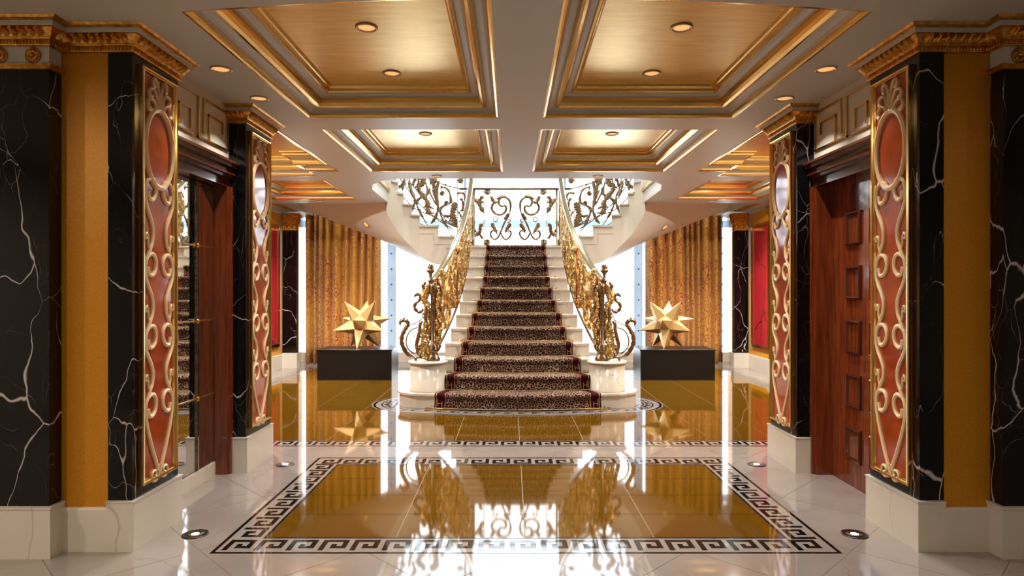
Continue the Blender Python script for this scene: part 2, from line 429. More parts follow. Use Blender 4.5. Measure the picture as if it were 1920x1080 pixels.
# ------------------------------------------------------------------ setting: ceiling
def arc_near(x0, x1, y0, y1, n=6):     # slightly bowed near edge
    return [(x0+(x1-x0)*k/n, y0+(y1-y0)*((k/n)**1.6)) for k in range(n+1)]
coffers = []
for s in (-1, 1):
    near = arc_near(.175, 1.74, 3.07, 3.22)
    c1 = near + [(1.74, 5.23), (.175, 5.23)]
    c2 = [(.175,5.60),(1.745,5.60),(1.745,7.60),(.175,7.60)]
    c3 = [(2.12,5.62),(3.76,5.62),(3.76,7.9),(2.47,7.9),(2.47,7.6),(2.12,7.6)]
    c4 = [(2.47,8.22),(3.76,8.22),(3.76,9.96),(2.47,9.96)]
    for c in (c1, c2, c3, c4):
        coffers.append([(s*x, y) for x, y in c] if s > 0 else [(-x, y) for x, y in reversed(c)])
rc = [(2.06,10.37),(2.02,8.95),(1.93,8.55),(1.78,8.28),(1.55,8.12),(1.25,8.08)]
OPEN = [(3.82,12.6),(3.82,10.37)] + rc + [(-x, y) for x, y in reversed(rc)] + [(-3.82,10.37),(-3.82,12.6)]
outline = [(-5.3,-4.5),(5.3,-4.5),(5.3,12.6)] + OPEN + [(-5.3,12.6)]
def slab(mb, loops, z, mi=0, flip=True):
    L = [[Vector((x, y, 0)) for x, y in l] for l in loops]; tris = tessellate_polygon(L); flat = [p for l in loops for p in l]
    mb.add([(x, y, z) for x, y in flat], [tuple(t_) for t_ in tris], mi)
mb = MB(); slab(mb, [outline]+coffers, ZC); slab(mb, [outline], 3.22)
for a, b in zip(OPEN, OPEN[1:]): mb.add([(*a,ZC),(*b,ZC),(*b,3.22),(*a,3.22)], [(0,1,2,3)], 0)
ceiling = tag(mb.build('ceiling', M['ceil'], recalc=False), 'cream ceiling with gilded coffers and a stair opening', 'ceiling', kind='structure')
mb = MB()
mb.sweep(OPEN[1:-1], [(.0,2.99),(-.012,2.985),(-.03,3.0),(-.03,3.03),(-.012,3.045),(0,3.04)], [0]*5, side=-1)
mb.build('opening_moulding', M['mould'], ceiling)
PG = [(0,0),(.012,.001),(.024,.006),(.033,.016),(.036,.03)]
PC = [(.036,.03),(.042,.05),(.055,.066),(.078,.075),(.095,.076)]
PR = [(.095,.076),(.098,.062),(.108,.052),(.124,.051),(.142,.061),(.154,.082),(.158,.10),(.16,.118)]
PD = [(.16,.118),(.165,.132),(.18,.144),(.20,.149),(.215,.15)]
PE = [(.215,.15),(.22,.14),(.233,.139),(.243,.148),(.247,.166),(.257,.171),(.266,.179),(.27,.19)]
for ci, c in enumerate(coffers):
    area = sum(c[i-1][0]*c[i][1]-c[i][0]*c[i-1][1] for i in range(len(c)))
    if area < 0: c = c[::-1]
    def off(o):
        n = len(c); r = []
        for i in range(n):
            def nr(a, b):
                dx, dy = b[0]-a[0], b[1]-a[1]; L = math.hypot(dx, dy); return Vector((-dy/L, dx/L))
            n0 = nr(c[i-1], c[i]); n1 = nr(c[i], c[(i+1) % n]); mm = (n0+n1)/(1+n0.dot(n1)); r.append((c[i][0]+mm.x*o, c[i][1]+mm.y*o))
        return r
    mb = MB(); slab(mb, [off(.268)], ZC+.19); pan = mb.build('coffer_panel', M['leaf'], ceiling, recalc=False)
    for nm, pr, mt in (('gilt_edge', PG, 'mould'), ('white_cove', PC, 'cream'), ('gilt_roll', PR, 'mould'), ('white_cove', PD, 'cream'), ('gilt_bead', PE, 'mould')):
        mb = MB(); mb.sweep(c, [(o, ZC+z) for o, z in pr], [0]*(len(pr)-1), True, -1, smooth=False)
        mb.build(nm, M[mt], pan, recalc=False)

for s in (-1, 1):
    mb = MB(); x0, x1 = sorted((s*3.86, s*3.97)); mb.box(x0, x1, 10.42, 11.35, ZC-.012, ZC); mb.build('gilt_edge', M['mould'], ceiling)
# upper storey round the stair void
def wallbox(name, x0, x1, y0, y1, z0, z1, m, label):
    mb = MB(); mb.box(x0, x1, y0, y1, z0, z1); return tag(mb.build(name, M[m]), label, 'wall', kind='structure')
wallbox('wall_upper_left', -4.4, -4.2, 7.0, 12.6, 3.2, 5.6, 'cream', 'cream upper floor wall above the left wing')
wallbox('wall_upper_right', 4.2, 4.4, 7.0, 12.6, 3.2, 5.6, 'cream', 'cream upper floor wall above the right wing')
wallbox('wall_upper_front', -4.4, 4.4, 6.8, 7.0, 3.2, 5.6, 'cream', 'cream upper floor wall above the hall')
tag(wallbox('ceiling_upper', -4.4, 4.4, 6.8, 12.7, 5.6, 5.7, 'cream', 'cream ceiling of the upper floor'), None, 'ceiling')
# foyer behind the camera
wallbox('wall_foyer_left', -5.4, -5.3, -4.5, 3.5, 0, ZC, 'cream', 'cream wall on the left of the foyer')
wallbox('wall_foyer_right', 5.3, 5.4, -4.5, 3.5, 0, ZC, 'cream', 'cream wall on the right of the foyer')
wallbox('wall_foyer_back', -5.4, 5.4, -4.6, -4.5, 0, ZC, 'cream', 'cream wall at the back of the foyer')

# ------------------------------------------------------------------ cornice pieces
def leaf_mesh():
    mb = MB(); n = 5; h = .040; rows = []
    for i in range(n+1):
        t_ = i/n; z = h*t_; w = .019*math.sin(PI*(.12+.80*t_))**.7; d = .008+.020*math.sin(PI*t_*.9)
        y_ = -.024*t_; rows.append([(-w,y_+.004,z), (-w*.5,y_-d*.9,z), (0,y_-d*.25 if .1<t_<.9 else y_-d,z), (w*.5,y_-d*.9,z), (w,y_+.004,z)])
    for i in range(n):
        for j in range(4): mb.add([rows[i][j], rows[i][j+1], rows[i+1][j+1], rows[i+1][j]], [(0,1,2,3)], 0, True)
    mb.add(rows[-1], [(0,1,2,3,4)], 0)
    me = bpy.data.meshes.new('leaf'); me.from_pydata(mb.v, [], mb.f); me.materials.append(M['corn']); me.update(); return me
LEAF = leaf_mesh()
ZB = 2.668
CP = [(.0,ZB),(.014,ZB+.002),(.016,ZB+.008),(.012,ZB+.01),(.012,ZB+.030),(.02,ZB+.034),(.022,ZB+.041),(.026,ZB+.043),(.034,ZB+.062),(.052,ZB+.084),(.064,ZB+.086),(.064,ZB+.112),(.068,ZB+.114),(.088,ZB+.118),(.094,ZB+.131),(.094,ZC)]
CM = [0]*9 + [0] + [1] + [0]*4
def cornice(path, parent, name='capital'):
    mb = MB(); mb.sweep(path, CP, CM); 
    for a, b in zip(path, path[1:]):      # small beads of the lower row
        L = math.hypot(b[0]-a[0], b[1]-a[1]); n = max(1, int(L/.017)); dx, dy = (b[0]-a[0])/L, (b[1]-a[1])/L
        for k in range(n):
            s_ = (k+.5)*L/n; x = a[0]+dx*s_+dy*.013; y = a[1]+dy*s_-dx*.013
            mb.ell((x, y, ZB+.02), .0065, .0065, .011, 0, 5, 3)
    o = mb.build(name, [M['corn'], M['cream']], parent, recalc=False)
    for a, b in zip(path, path[1:]):
        L = math.hypot(b[0]-a[0], b[1]-a[1]); n = max(1, round(L/.045)); dx, dy = (b[0]-a[0])/L, (b[1]-a[1])/L
        for k in range(n):
            s_ = (k+.5)*L/n; link('leaf', LEAF, o, (a[0]+dx*s_+dy*.03, a[1]+dy*s_-dx*.03, ZB+.044), (0, 0, math.atan2(dy, dx)))
    return o
def baseboard(path, parent, h=.27, name='base'):
    mb = MB(); mb.sweep(path, [(0,0),(.02,0),(.02,h-.012),(.012,h),(0,h)], [0]*4); return mb.build(name, M['wmarble'], parent)

# ------------------------------------------------------------------ pillars with scroll panels
def scrollwork(mapf, w, z_oval, oval_h, tops, zbot):
    """cream gilt scrolls: returns list of (name, MB)"""
    res = []
    th = .022
    mb = MB(); n = 40
    ring = [(w*.98*math.cos(2*PI*k/n), z_oval+oval_h*math.sin(2*PI*k/n)) for k in range(n+1)]
    mb.ribbon(ring, .032, mapf, .028); res.append(('oval_ring', mb))
    zt = z_oval+oval_h
    for s in (-1, 1):
        for (pts, wd) in (
            ([(.012,zt),(.014,zt+.07),(.02,zt+.125),(.05,zt+.165),(.068,zt+.150),(.066,zt+.125),(.05,zt+.120)], .017),
            ([(.02,zt),(.034,zt+.06),(.06,zt+.10),(.095,zt+.098),(.108,zt+.075),(.098,zt+.052),(.082,zt+.058)], .018),
            ([(.035,zt-.005),(.055,zt+.03),(.085,zt+.045),(.112,zt+.03),(.118,zt),(.105,zt-.02),(.09,zt-.012)], .018)):
            mb = MB(); c = cat([(s*a, b) for a, b in pts], 5); L = len(c)
            mb.ribbon(c, [wd*(.55+.9*(i/(L-1))) for i in range(L)], mapf, .03); res.append(('plume', mb))
    mb = MB(); mb.ribbon([(0,zt),(0,zt+.05),(0,zt+.10)], [.018,.016,.01], mapf, .024); res.append(('plume', mb))
    for k, z0 in enumerate(tops):
        z1 = tops[k+1] if k+1 < len(tops) else None
        for s in (-1, 1):
            A = lambda u, z: (s*u*w, z)
            crook = [A(.80,z0-.075),A(.72,z0-.115),A(.5,z0-.118),A(.3,z0-.09),A(.24,z0-.045),A(.38,z0-.008),A(.6,z0),A(.85,z0-.018),A(.97,z0-.06)]
            if z1 is not None:
                h = z0-z1; crook += [A(.97,z0-.30*h),A(.84,z0-.42*h),A(.62,z0-.54*h),A(.47,z0-.67*h),A(.5,z0-.82*h),A(.66,z1+.03),A(.82,z1-.012)]
            else:
                crook += [A(.95,z0-.12),A(.80,z0-.20),A(.5,z0-.31),A(.2,z0-.405),A(.10,z0-.44)]
            c = cat(crook, 5); mb = MB(); mb.ribbon(c, .023, mapf, th); res.append(('scroll', mb))
            if z1 is not None:
                c = cat([A(.72,z1+.02),A(.80,z1+.06),A(.80,z1+.09),A(.88,z1+.115),A(.97,z1+.10),A(.95,z1+.082),A(.90,z1+.088)], 4)
                mb = MB(); mb.ribbon(c, .012, mapf, th*.8); res.append(('curl', mb))
            else:
                zc = z0-.455; c = [A(.10,z0-.41)]+[(s*(.052+x), zc+y) for x, y in spiral(0, 0, .046, .008, PI*.85, 1.35)]
                mb = MB(); mb.ribbon(c, .016, mapf, th); res.append(('volute', mb))
    return res
def make_pillar(L, y0, label):
    t_ = thing('marble_pillar', label, 'pillar', (-2.11, y0, 0), 'black marble pillars with scroll panels')
    path = [(-.13,0),(0,0),(0,L),(-.13,L)]
    mb = MB(); mb.box(-.13, .018, -.018, L+.018, 0, .262); mb.box(-.13, .022, -.022, L+.022, .262, .27); mb.build('base', M['wmarble'], t_)
    mb = MB(); mb.box(-.13, 0, 0, L, .27, 2.668, bev=0); mb.build('shaft', M['black'], t_)
    a, b = .06, L-.045; c0 = (a+b)/2; w = (b-a)/2; z0, z1 = .325, 2.63
    mb = MB(); mb.box(0, .008, a, b, z0, z1); pan = mb.build('panel', M['lacq'], t_)
    fr = [(a,z0),(b,z0),(b,z1),(a,z1)]
    mb = MB(); pr = [(0,.0),(0,.022),(.006,.028),(.014,.026),(.018,.018),(.024,.02),(.028,.008)]
    n = 4
    for i in range(4):
        (p0, q0), (p1, q1) = fr[i], fr[(i+1) % 4]
        sg = [(1,1),(-1,1),(-1,-1),(1,-1)]
        s0, s1 = sg[i], sg[(i+1) % 4]
        for (o0, x0), (o1, x1) in zip(pr, pr[1:]):
            mb.add([(x0,p0+s0[0]*o0,q0+s0[1]*o0),(x0,p1+s1[0]*o0,q1+s1[1]*o0),(x1,p1+s1[0]*o1,q1+s1[1]*o1),(x1,p0+s0[0]*o1,q0+s0[1]*o1)], [(0,1,2,3)])
    mb.build('panel_frame', M['mould'], pan)
    for nm, mb in scrollwork(lambda u, z, d: (.012+d, c0+u, z), w-.038, 2.205, .222, [2.025, 1.60, 1.195, .81], .35): mb.build(nm, M['scroll'], pan)
    cornice(path, t_)
    return t_
p1 = make_pillar(.47, 3.43, 'black marble pillar with red scroll panel nearest on the left, beside the mirrored door')
p2 = make_pillar(.50, 4.90, 'black marble pillar with red scroll panel beyond the mirrored door')
mirrored(p1, 'black marble pillar with red scroll panel nearest on the right, before the wooden door')
mirrored(p2, 'black marble pillar with red scroll panel beyond the wooden door')

# foreground piers and gold wall strips
def rosette(mb, c, r, n=14):
    mb.lathe([(r*.99,0),(r,.006),(r*.9,.010),(r*.82,.006)], 20, 0, c, False, 'y')
    mb.lathe([(r*.26,0),(r*.25,.014),(r*.12,.020),(.001,.021)], 12, 0, c, True, 'y')
    for k in range(n):
        a = 2*PI*k/n; mb.ell((c[0]+r*.52*math.cos(a), c[1]-.006, c[2]+r*.52*math.sin(a)), r*.1+abs(math.cos(a))*r*.2, .009, r*.1+abs(math.sin(a))*r*.2, 0, 8, 4)
for s, side in ((-1, 'left'), (1, 'right')):
    t_ = thing('marble_pier', 'black marble pier with rosette frieze at the %s edge of the picture' % side, 'pier', (s*2.49, 3.34, 0), 'foreground piers'); t_.scale = (-s, 1, 1)
    mb = MB(); mb.box(-.80, 0, 0, .092, .27, 2.548); mb.build('shaft', M['black'], t_)
    mb = MB(); mb.box(-.80, .018, -.018, .092, 0, .258); mb.box(-.80, .022, -.022, .092, .258, .27); mb.build('base', M['wmarble'], t_)
    mb = MB(); mb.box(-.80, .014, -.014, .092, 2.548, 2.566); mb.box(-.80, .022, -.022, .092, 2.566, 2.574); mb.build('architrave', M['corn'], t_)
    mb = MB(); mb.box(-.80, 0, 0, .092, 2.574, 2.668); fz = mb.build('frieze', M['cream'], t_)
    for k in range(4):
        mb = MB(); rosette(mb, (0,0,0), .042); mb.build('rosette', M['corn'], fz, (-.082-.175*k, 0, 2.622))
    cornice([(-.80,0),(0,0),(0,.092)], t_)
    mb = MB(); x0, x1 = sorted((s*2.24, s*5.3)); mb.box(x0, x1, 3.434, 3.6, 0, ZC)
    wf = tag(mb.build('wall_front_'+side, M['gwall']), 'gold papered wall strip beside the %s foreground pier' % side, 'wall', kind='structure')
    pth = [(-2.49,3.434),(-2.235,3.434)] if s < 0 else [(2.235,3.434),(2.49,3.434)]
    baseboard(pth, wf, .235, 'baseboard'); cornice(pth, wf, 'cornice')

# ------------------------------------------------------------------ side walls between the pillars
for s, side in ((-1, 'left'), (1, 'right')):
    bx = lambda mb, a, b, *r, **k: mb.box(min(s*a, s*b), max(s*a, s*b), *r, **k)
    mb = MB(); bx(mb, 2.42, 2.8, 3.6, 5.42, 0, ZC); bx(mb, 2.24, 4.3, 5.30, 5.42, 0, ZC); bx(mb, 2.24, 2.42, 3.60, 5.30, 2.36, ZC)
    w = tag(mb.build('wall_'+side, M['cream']), 'cream wall with a raised key frieze above the door on the %s' % side, 'wall', kind='structure')
    # key frieze: raised strips
    def strip(y0, y1, z0, z1):
        mb = MB(); x = 2.24
        bx(mb, x-(.014 if y1-y0 > z1-z0 else .0125), x+.01, y0, y1, z0, z1); mb.build('key_strip', M['mould'], w)
    tk = .013
    for (y0, z0, y1, z1) in ((3.98,2.735,4.42,2.735),(4.41,2.735,4.41,2.455),(4.16,2.62,4.305,2.62),(4.305,2.62,4.305,2.49),(4.41,2.455,4.87,2.455),
                             (4.485,2.735,4.485,2.50),(4.53,2.735,4.86,2.735),(4.853,2.735,4.853,2.455),(4.565,2.65,4.565,2.455),(4.565,2.64,4.77,2.64),(4.77,2.64,4.77,2.56),
                             (3.98,2.455,4.33,2.455),(4.0,2.735,4.0,2.455),(4.16,2.62,4.16,2.49)):
        strip(min(y0,y1)-tk/2, max(y0,y1)+tk/2, min(z0,z1)-tk/2, max(z0,z1)+tk/2)
    # wooden casing
    t_ = thing('door_frame', 'mahogany door casing round the %s' % ('mirrored door' if s < 0 else 'panelled wooden door'), 'door frame', (s*2.3, 4.4, 0)); 
    def part(nm, m, *b):
        mb = MB()
        for q in b: bx(mb, q[0]-2.3, q[1]-2.3, q[2]-4.4, q[3]-4.4, q[4], q[5])
        return mb.build(nm, M[m], t_)
    part('jamb', 'wood', (2.225,2.41,4.84,4.895,0,2.18), (2.205,2.225,4.855,4.895,0,2.18))
    part('jamb', 'wood', (2.225,2.41,3.905,3.94,0,2.18))
    part('head', 'wood2', (2.225,2.41,3.905,4.895,2.18,2.24), (2.20,2.41,3.905,4.895,2.24,2.265), (2.185,2.41,3.905,4.895,2.265,2.30), (2.205,2.41,3.905,4.895,2.30,2.315), (2.165,2.41,3.905,4.895,2.315,2.345), (2.15,2.41,3.905,4.895,2.345,2.362))
    # doors
    if s < 0:
        d = thing('door_1', 'mirrored door with slim brass glazing bars between the left pillars', 'door', (-2.344, 4.4, 0), kind='structure')
        mb = MB(); mb.box(-.03, .012, -.458, .438, .10, 2.18); mb.build('backing', M['wood2'], d)
        mb = MB(); mb.box(-.03, .03, -.458, .438, 0, .10); mb.build('sill', M['wmarble'], d)
        ys = [-.455,-.12,.17,.436]; zs = [.105,.62,1.175,1.716,2.175]
        for a, b in zip(ys, ys[1:]):
            for c, e in zip(zs, zs[1:]):
                mb = MB(); mb.box(.012, .018, a+.004, b-.004, c+.004, e-.004); mb.build('mirror_pane', M['mirror'], d)
        for y in ys[1:3]:
            mb = MB(); mb.box(.012, .028, y-.006, y+.006, .105, 2.175); mb.build('glazing_bar', M['bronze'], d)
        for z in zs[1:4]:
            mb = MB(); mb.box(.012, .026, -.455, .436, z-.005, z+.005); mb.build('glazing_bar', M['brass'], d)
            for y in ys[1:3]:
                mb = MB(); mb.ell((.03, y, z), .012, .02, .02, 0, 10, 6); mb.build('boss', M['gold'], d)
    else:
        d = thing('door_2', 'glossy mahogany door with two columns of square panels', 'door', (2.36, 4.4, 0), kind='structure')
        mb = MB(); mb.box(-.01, .05, -.458, .438, .005, 2.18); mb.build('leaf', M['wood'], d)
        for yc in (4.53, 4.22):
            for zt_ in (1.955, 1.57, 1.185, .80, .42):
                mb = MB(); h, w_ = .242, .20
                rect = [(yc-w_/2, zt_-h), (yc+w_/2, zt_-h), (yc+w_/2, zt_), (yc-w_/2, zt_)]
                pr = [(0,0),(.004,.014),(.014,.020),(.022,.016),(.028,.004),(.034,-.004)]
                sg = [(1,1),(-1,1),(-1,-1),(1,-1)]
                for i in range(4):
                    (p0,q0),(p1_,q1_) = rect[i], rect[(i+1)%4]; s0, s1 = sg[i], sg[(i+1)%4]
                    for (o0,x0),(o1,x1) in zip(pr, pr[1:]):
                        mb.add([(-.01-x0,p0+s0[0]*o0-4.4,q0+s0[1]*o0),(-.01-x0,p1_+s1[0]*o0-4.4,q1_+s1[1]*o0),(-.01-x1,p1_+s1[0]*o1-4.4,q1_+s1[1]*o1),(-.01-x1,p0+s0[0]*o1-4.4,q0+s0[1]*o1)], [(0,1,2,3)])
                mb.box(-.012, -.006, yc-w_/2+.03-4.4, yc+w_/2-.03-4.4, zt_-h+.03, zt_-.03, 1)
                mb.build('door_panel', [M['wood2'], M['wood']], d)

# ------------------------------------------------------------------ wings beside the stairs
for s, side in ((-1, 'left'), (1, 'right')):
    mb = MB(); x0, x1 = sorted((s*XW, s*(XW+.12))); mb.box(x0, x1, 5.42, 12.6, 0, 2.74); mb.box(min(s*(XW-.02), s*(XW+.12)), max(s*(XW-.02), s*(XW+.12)), 5.42, 12.6, 2.74, ZC, 1)
    w = tag(mb.build('wall_wing_'+side, [M['ywall'], M['cream']]), 'ochre side wall with red panels on the %s of the stairs' % side, 'wall', kind='structure')
    pth = [(s*XW, 5.42), (s*XW, 12.5)] if s < 0 else [(s*XW, 12.5), (s*XW, 5.42)]
    baseboard(pth, w, .25, 'baseboard')
    for k, (y0, y1) in enumerate(((10.5,11.27), (9.0,9.95), (7.3,8.4))):
        t_ = thing('wall_panel', 'red marble wall panel in a gilt frame on the %s wing wall, %s' % (side, ['nearest the curtain','second from the curtain','third from the curtain'][k]), 'wall panel', (s*XW, (y0+y1)/2, .40), 'red wall panels'); t_.scale = (-s, 1, 1)
        h = (y1-y0)/2
        mb = MB(); mb.box(0, .015, -h+.05, h-.05, .05, 2.08); mb.build('field', M['redm'], t_)
        mb = MB()
        for b in ((-h,h,0,.05), (-h,h,2.08,2.13), (-h,-h+.05,.05,2.08), (h-.05,h,.05,2.08)): mb.box(0, .03, *b)
        mb.build('frame', M['mould'], t_)
    for k, (y0, y1) in enumerate(((11.42,11.54), (10.02,10.42), (8.5,8.9))):
        t_ = thing('marble_pilaster', 'black marble pilaster with gilt capital on the %s wing wall, %s' % (side, ['beside the curtain','second from the curtain','third from the curtain'][k]), 'pilaster', (s*XW, (y0+y1)/2, 0), 'black pilasters in the wings'); t_.scale = (-s, 1, 1)
        dx = .27 if k == 0 else .06
        h = (y1-y0)/2
        mb = MB(); mb.box(0.021, dx+.015, -h-.015, h+.015, 0, .27); mb.build('base', M['wmarble'], t_)
        mb = MB(); mb.box(0.021, dx, -h, h, .27, 2.45); mb.build('shaft', M['black'], t_)
        mb = MB(); mb.sweep([(.021,-h),(dx,-h),(dx,h),(.021,h)], [(0,2.45),(.012,2.455),(.012,2.47),(.0,2.475),(.0,2.57),(.010,2.58),(.012,2.60),(.026,2.635),(.03,2.65),(.03,2.69),(.042,2.71),(.042,2.76)], [0]*11)
        cp = mb.build('capital', M['corn'], t_)
        for q in range(3):
            mb = MB(); mb.ell((0,0,0), .03, .02, .042, 0, 8, 5); mb.build('egg', M['mould'], cp, (dx*(q+.5)/3, -h-.004, 2.525))

# window wall
xs = [-XW, -2.46, -.97, .97, 2.46, XW]
for k in range(5):
    a, b = xs[k], xs[k+1]
    t_ = thing('window_%d' % (k+1), 'tall window pane, %s counted from the left' % ['first','second','third','fourth','fifth'][k], 'window', ((a+b)/2, YB, 0), kind='structure')
    h = (b-a)/2
    for z0, z1 in ((.18, 2.62), (2.75, 5.6)):
        mb = MB(); mb.box(-h+.02, h-.02, .03, .045, z0, z1); mb.build('pane', M['glass'], t_)
    mb = MB(); mb.box(-h, h, 0, .08, 2.62, 2.75); mb.build('transom', M['steel'], t_)
    mb = MB(); mb.box(-h, h, -.06, .1, 0, .18); mb.build('sill', M['wmarble'], t_)
for k, (x, w_) in enumerate(((-4.02,.03), (-2.40,.16), (-.97,.05), (.97,.05), (2.40,.16), (4.02,.03))):
    t_ = thing('window_post', 'white steel window post with bolts, %s from the left' % ['first','second','third','fourth','fifth','last'][k], 'window post', (x, YB-.06, 0), 'window posts')
    mb = MB(); mb.box(-w_/2, w_/2, 0, .06, 0, 5.6); mb.build('post', M['steel'], t_)
    if w_ != .05:
        for q in range(9):
            mb = MB(); mb.lathe([(.016,0),(.016,.012),(.008,.018)], 8, 0, (0,0,0), True, 'y'); mb.build('bolt', M['bolt'], t_, (0, 0, .3+.3*q))

# ------------------------------------------------------------------ staircase
st = thing('staircase', 'white marble double staircase rising to a landing and parting left and right', 'staircase', (0, 7.5, 0))
def rel(o): o.location = (0, -7.5, 0); return o
for i in range(NST):
    z0, z1 = i*RZ, (i+1)*RZ; yb = Y0+(i+1)*TR+.06
    if i == 0:
        pl = step0_outline(0); pn = step0_outline(.022)
        pl = pl+[(.9, 8.3), (-.9, 8.3)]; pn = pn+[(.9, 8.3), (-.9, 8.3)]
    else:
        w_ = hw(Y0+i*TR+.1)+.05 if i > 2 else 1.08
        xs_ = [-w_+2*w_*k/16 for k in range(17)]
        pl = [(x, front(i, x)) for x in xs_]+[(w_, yb), (-w_, yb)]
        pn = [(x, front(i, x)-.022) for x in xs_]+[(w_+.012, yb), (-w_-.012, yb)]
    mb = MB(); mb.prism(pl, max(0, z0-.25), z1-.03)
    mb.loft([[(x,y,z1-.03) for x,y in pl], [(x,y,z1-.03) for x,y in pn], [(x,y,z1-.008) for x,y in pn], [(x*.998,y+.006,z1) for x,y in pn]])
    rel(mb.build('step', M['wmarble'], st))
# landing
mb = MB(); mb.box(-1.12, 1.12, YL+.1, 11.68, 1.83, ZL-.03); mb.box(-1.14, 1.14, YL-.01, 11.70, ZL-.03, ZL+.001)
rel(mb.build('landing', M['wmarble'], st))
# upper flights
inX = [.97,1.283,1.593,1.726,1.85,1.93,2.01,2.08,2.14,2.2]; inY = [10.63,10.63,10.63,10.61,10.57,10.51,10.42,10.3,10.16,10.0]
outX = [1.1,1.55,2.0,2.45,2.9,3.32,3.70,4.0,4.1,4.15]; outY = [11.6,11.6,11.6,11.6,11.58,11.5,11.3,11.0,10.6,10.2]
inS = cat([(.80,1.80,10.62),(1.255,1.815,10.63),(1.50,1.90,10.63),(1.68,2.07,10.62),(1.85,2.24,10.58),(1.96,2.40,10.54),(2.06,2.60,10.47),(2.13,2.82,10.40),(2.18,3.05,10.3)], 4)
ouS = cat([(.80,1.80,11.62),(1.41,1.862,11.62),(1.80,2.03,11.62),(2.2,2.20,11.62),(2.6,2.365,11.62),(2.95,2.50,11.62),(3.35,2.66,11.61),(3.77,2.825,11.58),(4.15,3.0,11.5)], 4)
inY_of = lambda x: lerp([(b, c) for a, b, c in [(0, x_, y_) for x_, y_ in zip(inX, inY)]], x)
for s in (-1, 1):
    for k in range(9):
        z1 = ZL+(k+1)*RZ
        q = [(s*inX[k], inY[k]+.01), (s*inX[k+1], inY[k+1]+.01), (s*outX[k+1], outY[k+1]), (s*outX[k], outY[k])]
        mb = MB(); mb.prism(q, z1-.24, z1-.03)
        cx = s*.02
        qn = [(q[0][0]-cx, q[0][1]-.055), (q[1][0], q[1][1]-.055), q[2], (q[3][0]-cx, q[3][1])]
        mb.prism(qn, z1-.03, z1); rel(mb.build('step', M['wmarble'], st))
    # inner stringer: stepped top, curved lower edge
    top = []
    for k in range(9):
        z1 = ZL+(k+1)*RZ-.03; top += [(inX[k], z1), (inX[k+1], z1)]
    zlow = lambda x: lerp([(p_[0], p_[1]) for p_ in inS], x)
    brk_ = sorted(set([.80, .97]+inX[:8]+[x for x, z, y in inS if x < 2.08])); mb = MB()
    for x0, x1 in zip(brk_, brk_[1:]):
        xm = (x0+x1)/2; k = sum(1 for x in inX if x <= xm); zt_ = ZL-.03+k*RZ
        A = [(s*x, inY_of(x)+dy, z) for dy in (-.018, .03) for x, z in ((x0, zlow(x0)), (x1, zlow(x1)), (x1, zt_), (x0, zt_))]
        mb.add(A, [(0,1,2,3), (7,6,5,4), (0,4,5,1), (3,2,6,7), (1,5,6,2), (0,3,7,4)])
    rel(mb.build('stringer', M['cream'], st))
    # stepped recess line on the stringer: a slim proud moulding below the treads
    mb = MB()
    for k in range(5):
        z1 = ZL+(k+1)*RZ-.03-.10; x0, x1 = inX[k]+.09, inX[k+1]+.09
        mb.box(min(s*x0,s*x1), max(s*x0,s*x1), inY[k]-.026, inY[k]-.01, z1-.012, z1)
        mb.box(min(s*x1,s*(x1-.012)), max(s*x1,s*(x1-.012)), inY[k+1]-.026, inY[k+1]-.01, z1, z1+RZ)
    rel(mb.build('stringer_moulding', M['cream'], st))
    # soffit
    mb = MB(); m_ = 8; rows = []
    for (x0, z0, y0), (x1, z1, y1) in zip(inS, ouS):
        rows.append([(s*(x0+(x1-x0)*j/m_), y0+(y1-y0)*j/m_, z0+(z1-z0)*j/m_ - .05*math.sin(PI*j/m_)) for j in range(m_+1)])
    for a, b in zip(rows, rows[1:]):
        for j in range(m_): mb.add([a[j], a[j+1], b[j+1], b[j]], [(0,1,2,3)], 0, True)
    for a, b in zip(rows, rows[1:]):     # outer edge
        mb.add([a[-1], b[-1], (b[-1][0], b[-1][1], b[-1][2]+.35), (a[-1][0], a[-1][1], a[-1][2]+.35)], [(0,1,2,3)])
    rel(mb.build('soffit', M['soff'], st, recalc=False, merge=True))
mb = MB()
mb.box(-.82, .82, 10.60, 11.64, 1.79, 1.84); rel(mb.build('landing_soffit', M['ceil'], st))

# newel drums
def drum(s, label):
    t_ = thing('newel_plinth', label, 'plinth', (s*1.09, 7.80, RZ), 'marble newel plinths')
    mb = MB(); mb.lathe([(.222,0),(.222,.012),(.215,.02),(.215,.33)], 40); mb.build('drum', M['wmarble'], t_)
    mb = MB(); mb.lathe([(.215,.33),(.236,.333),(.243,.342),(.243,.350),(.236,.358),(.001,.36)], 40); mb.build('top_slab', M['wmarble'], t_)
drum(-1, 'round white marble plinth under the left newel post'); drum(1, 'round white marble plinth under the right newel post')

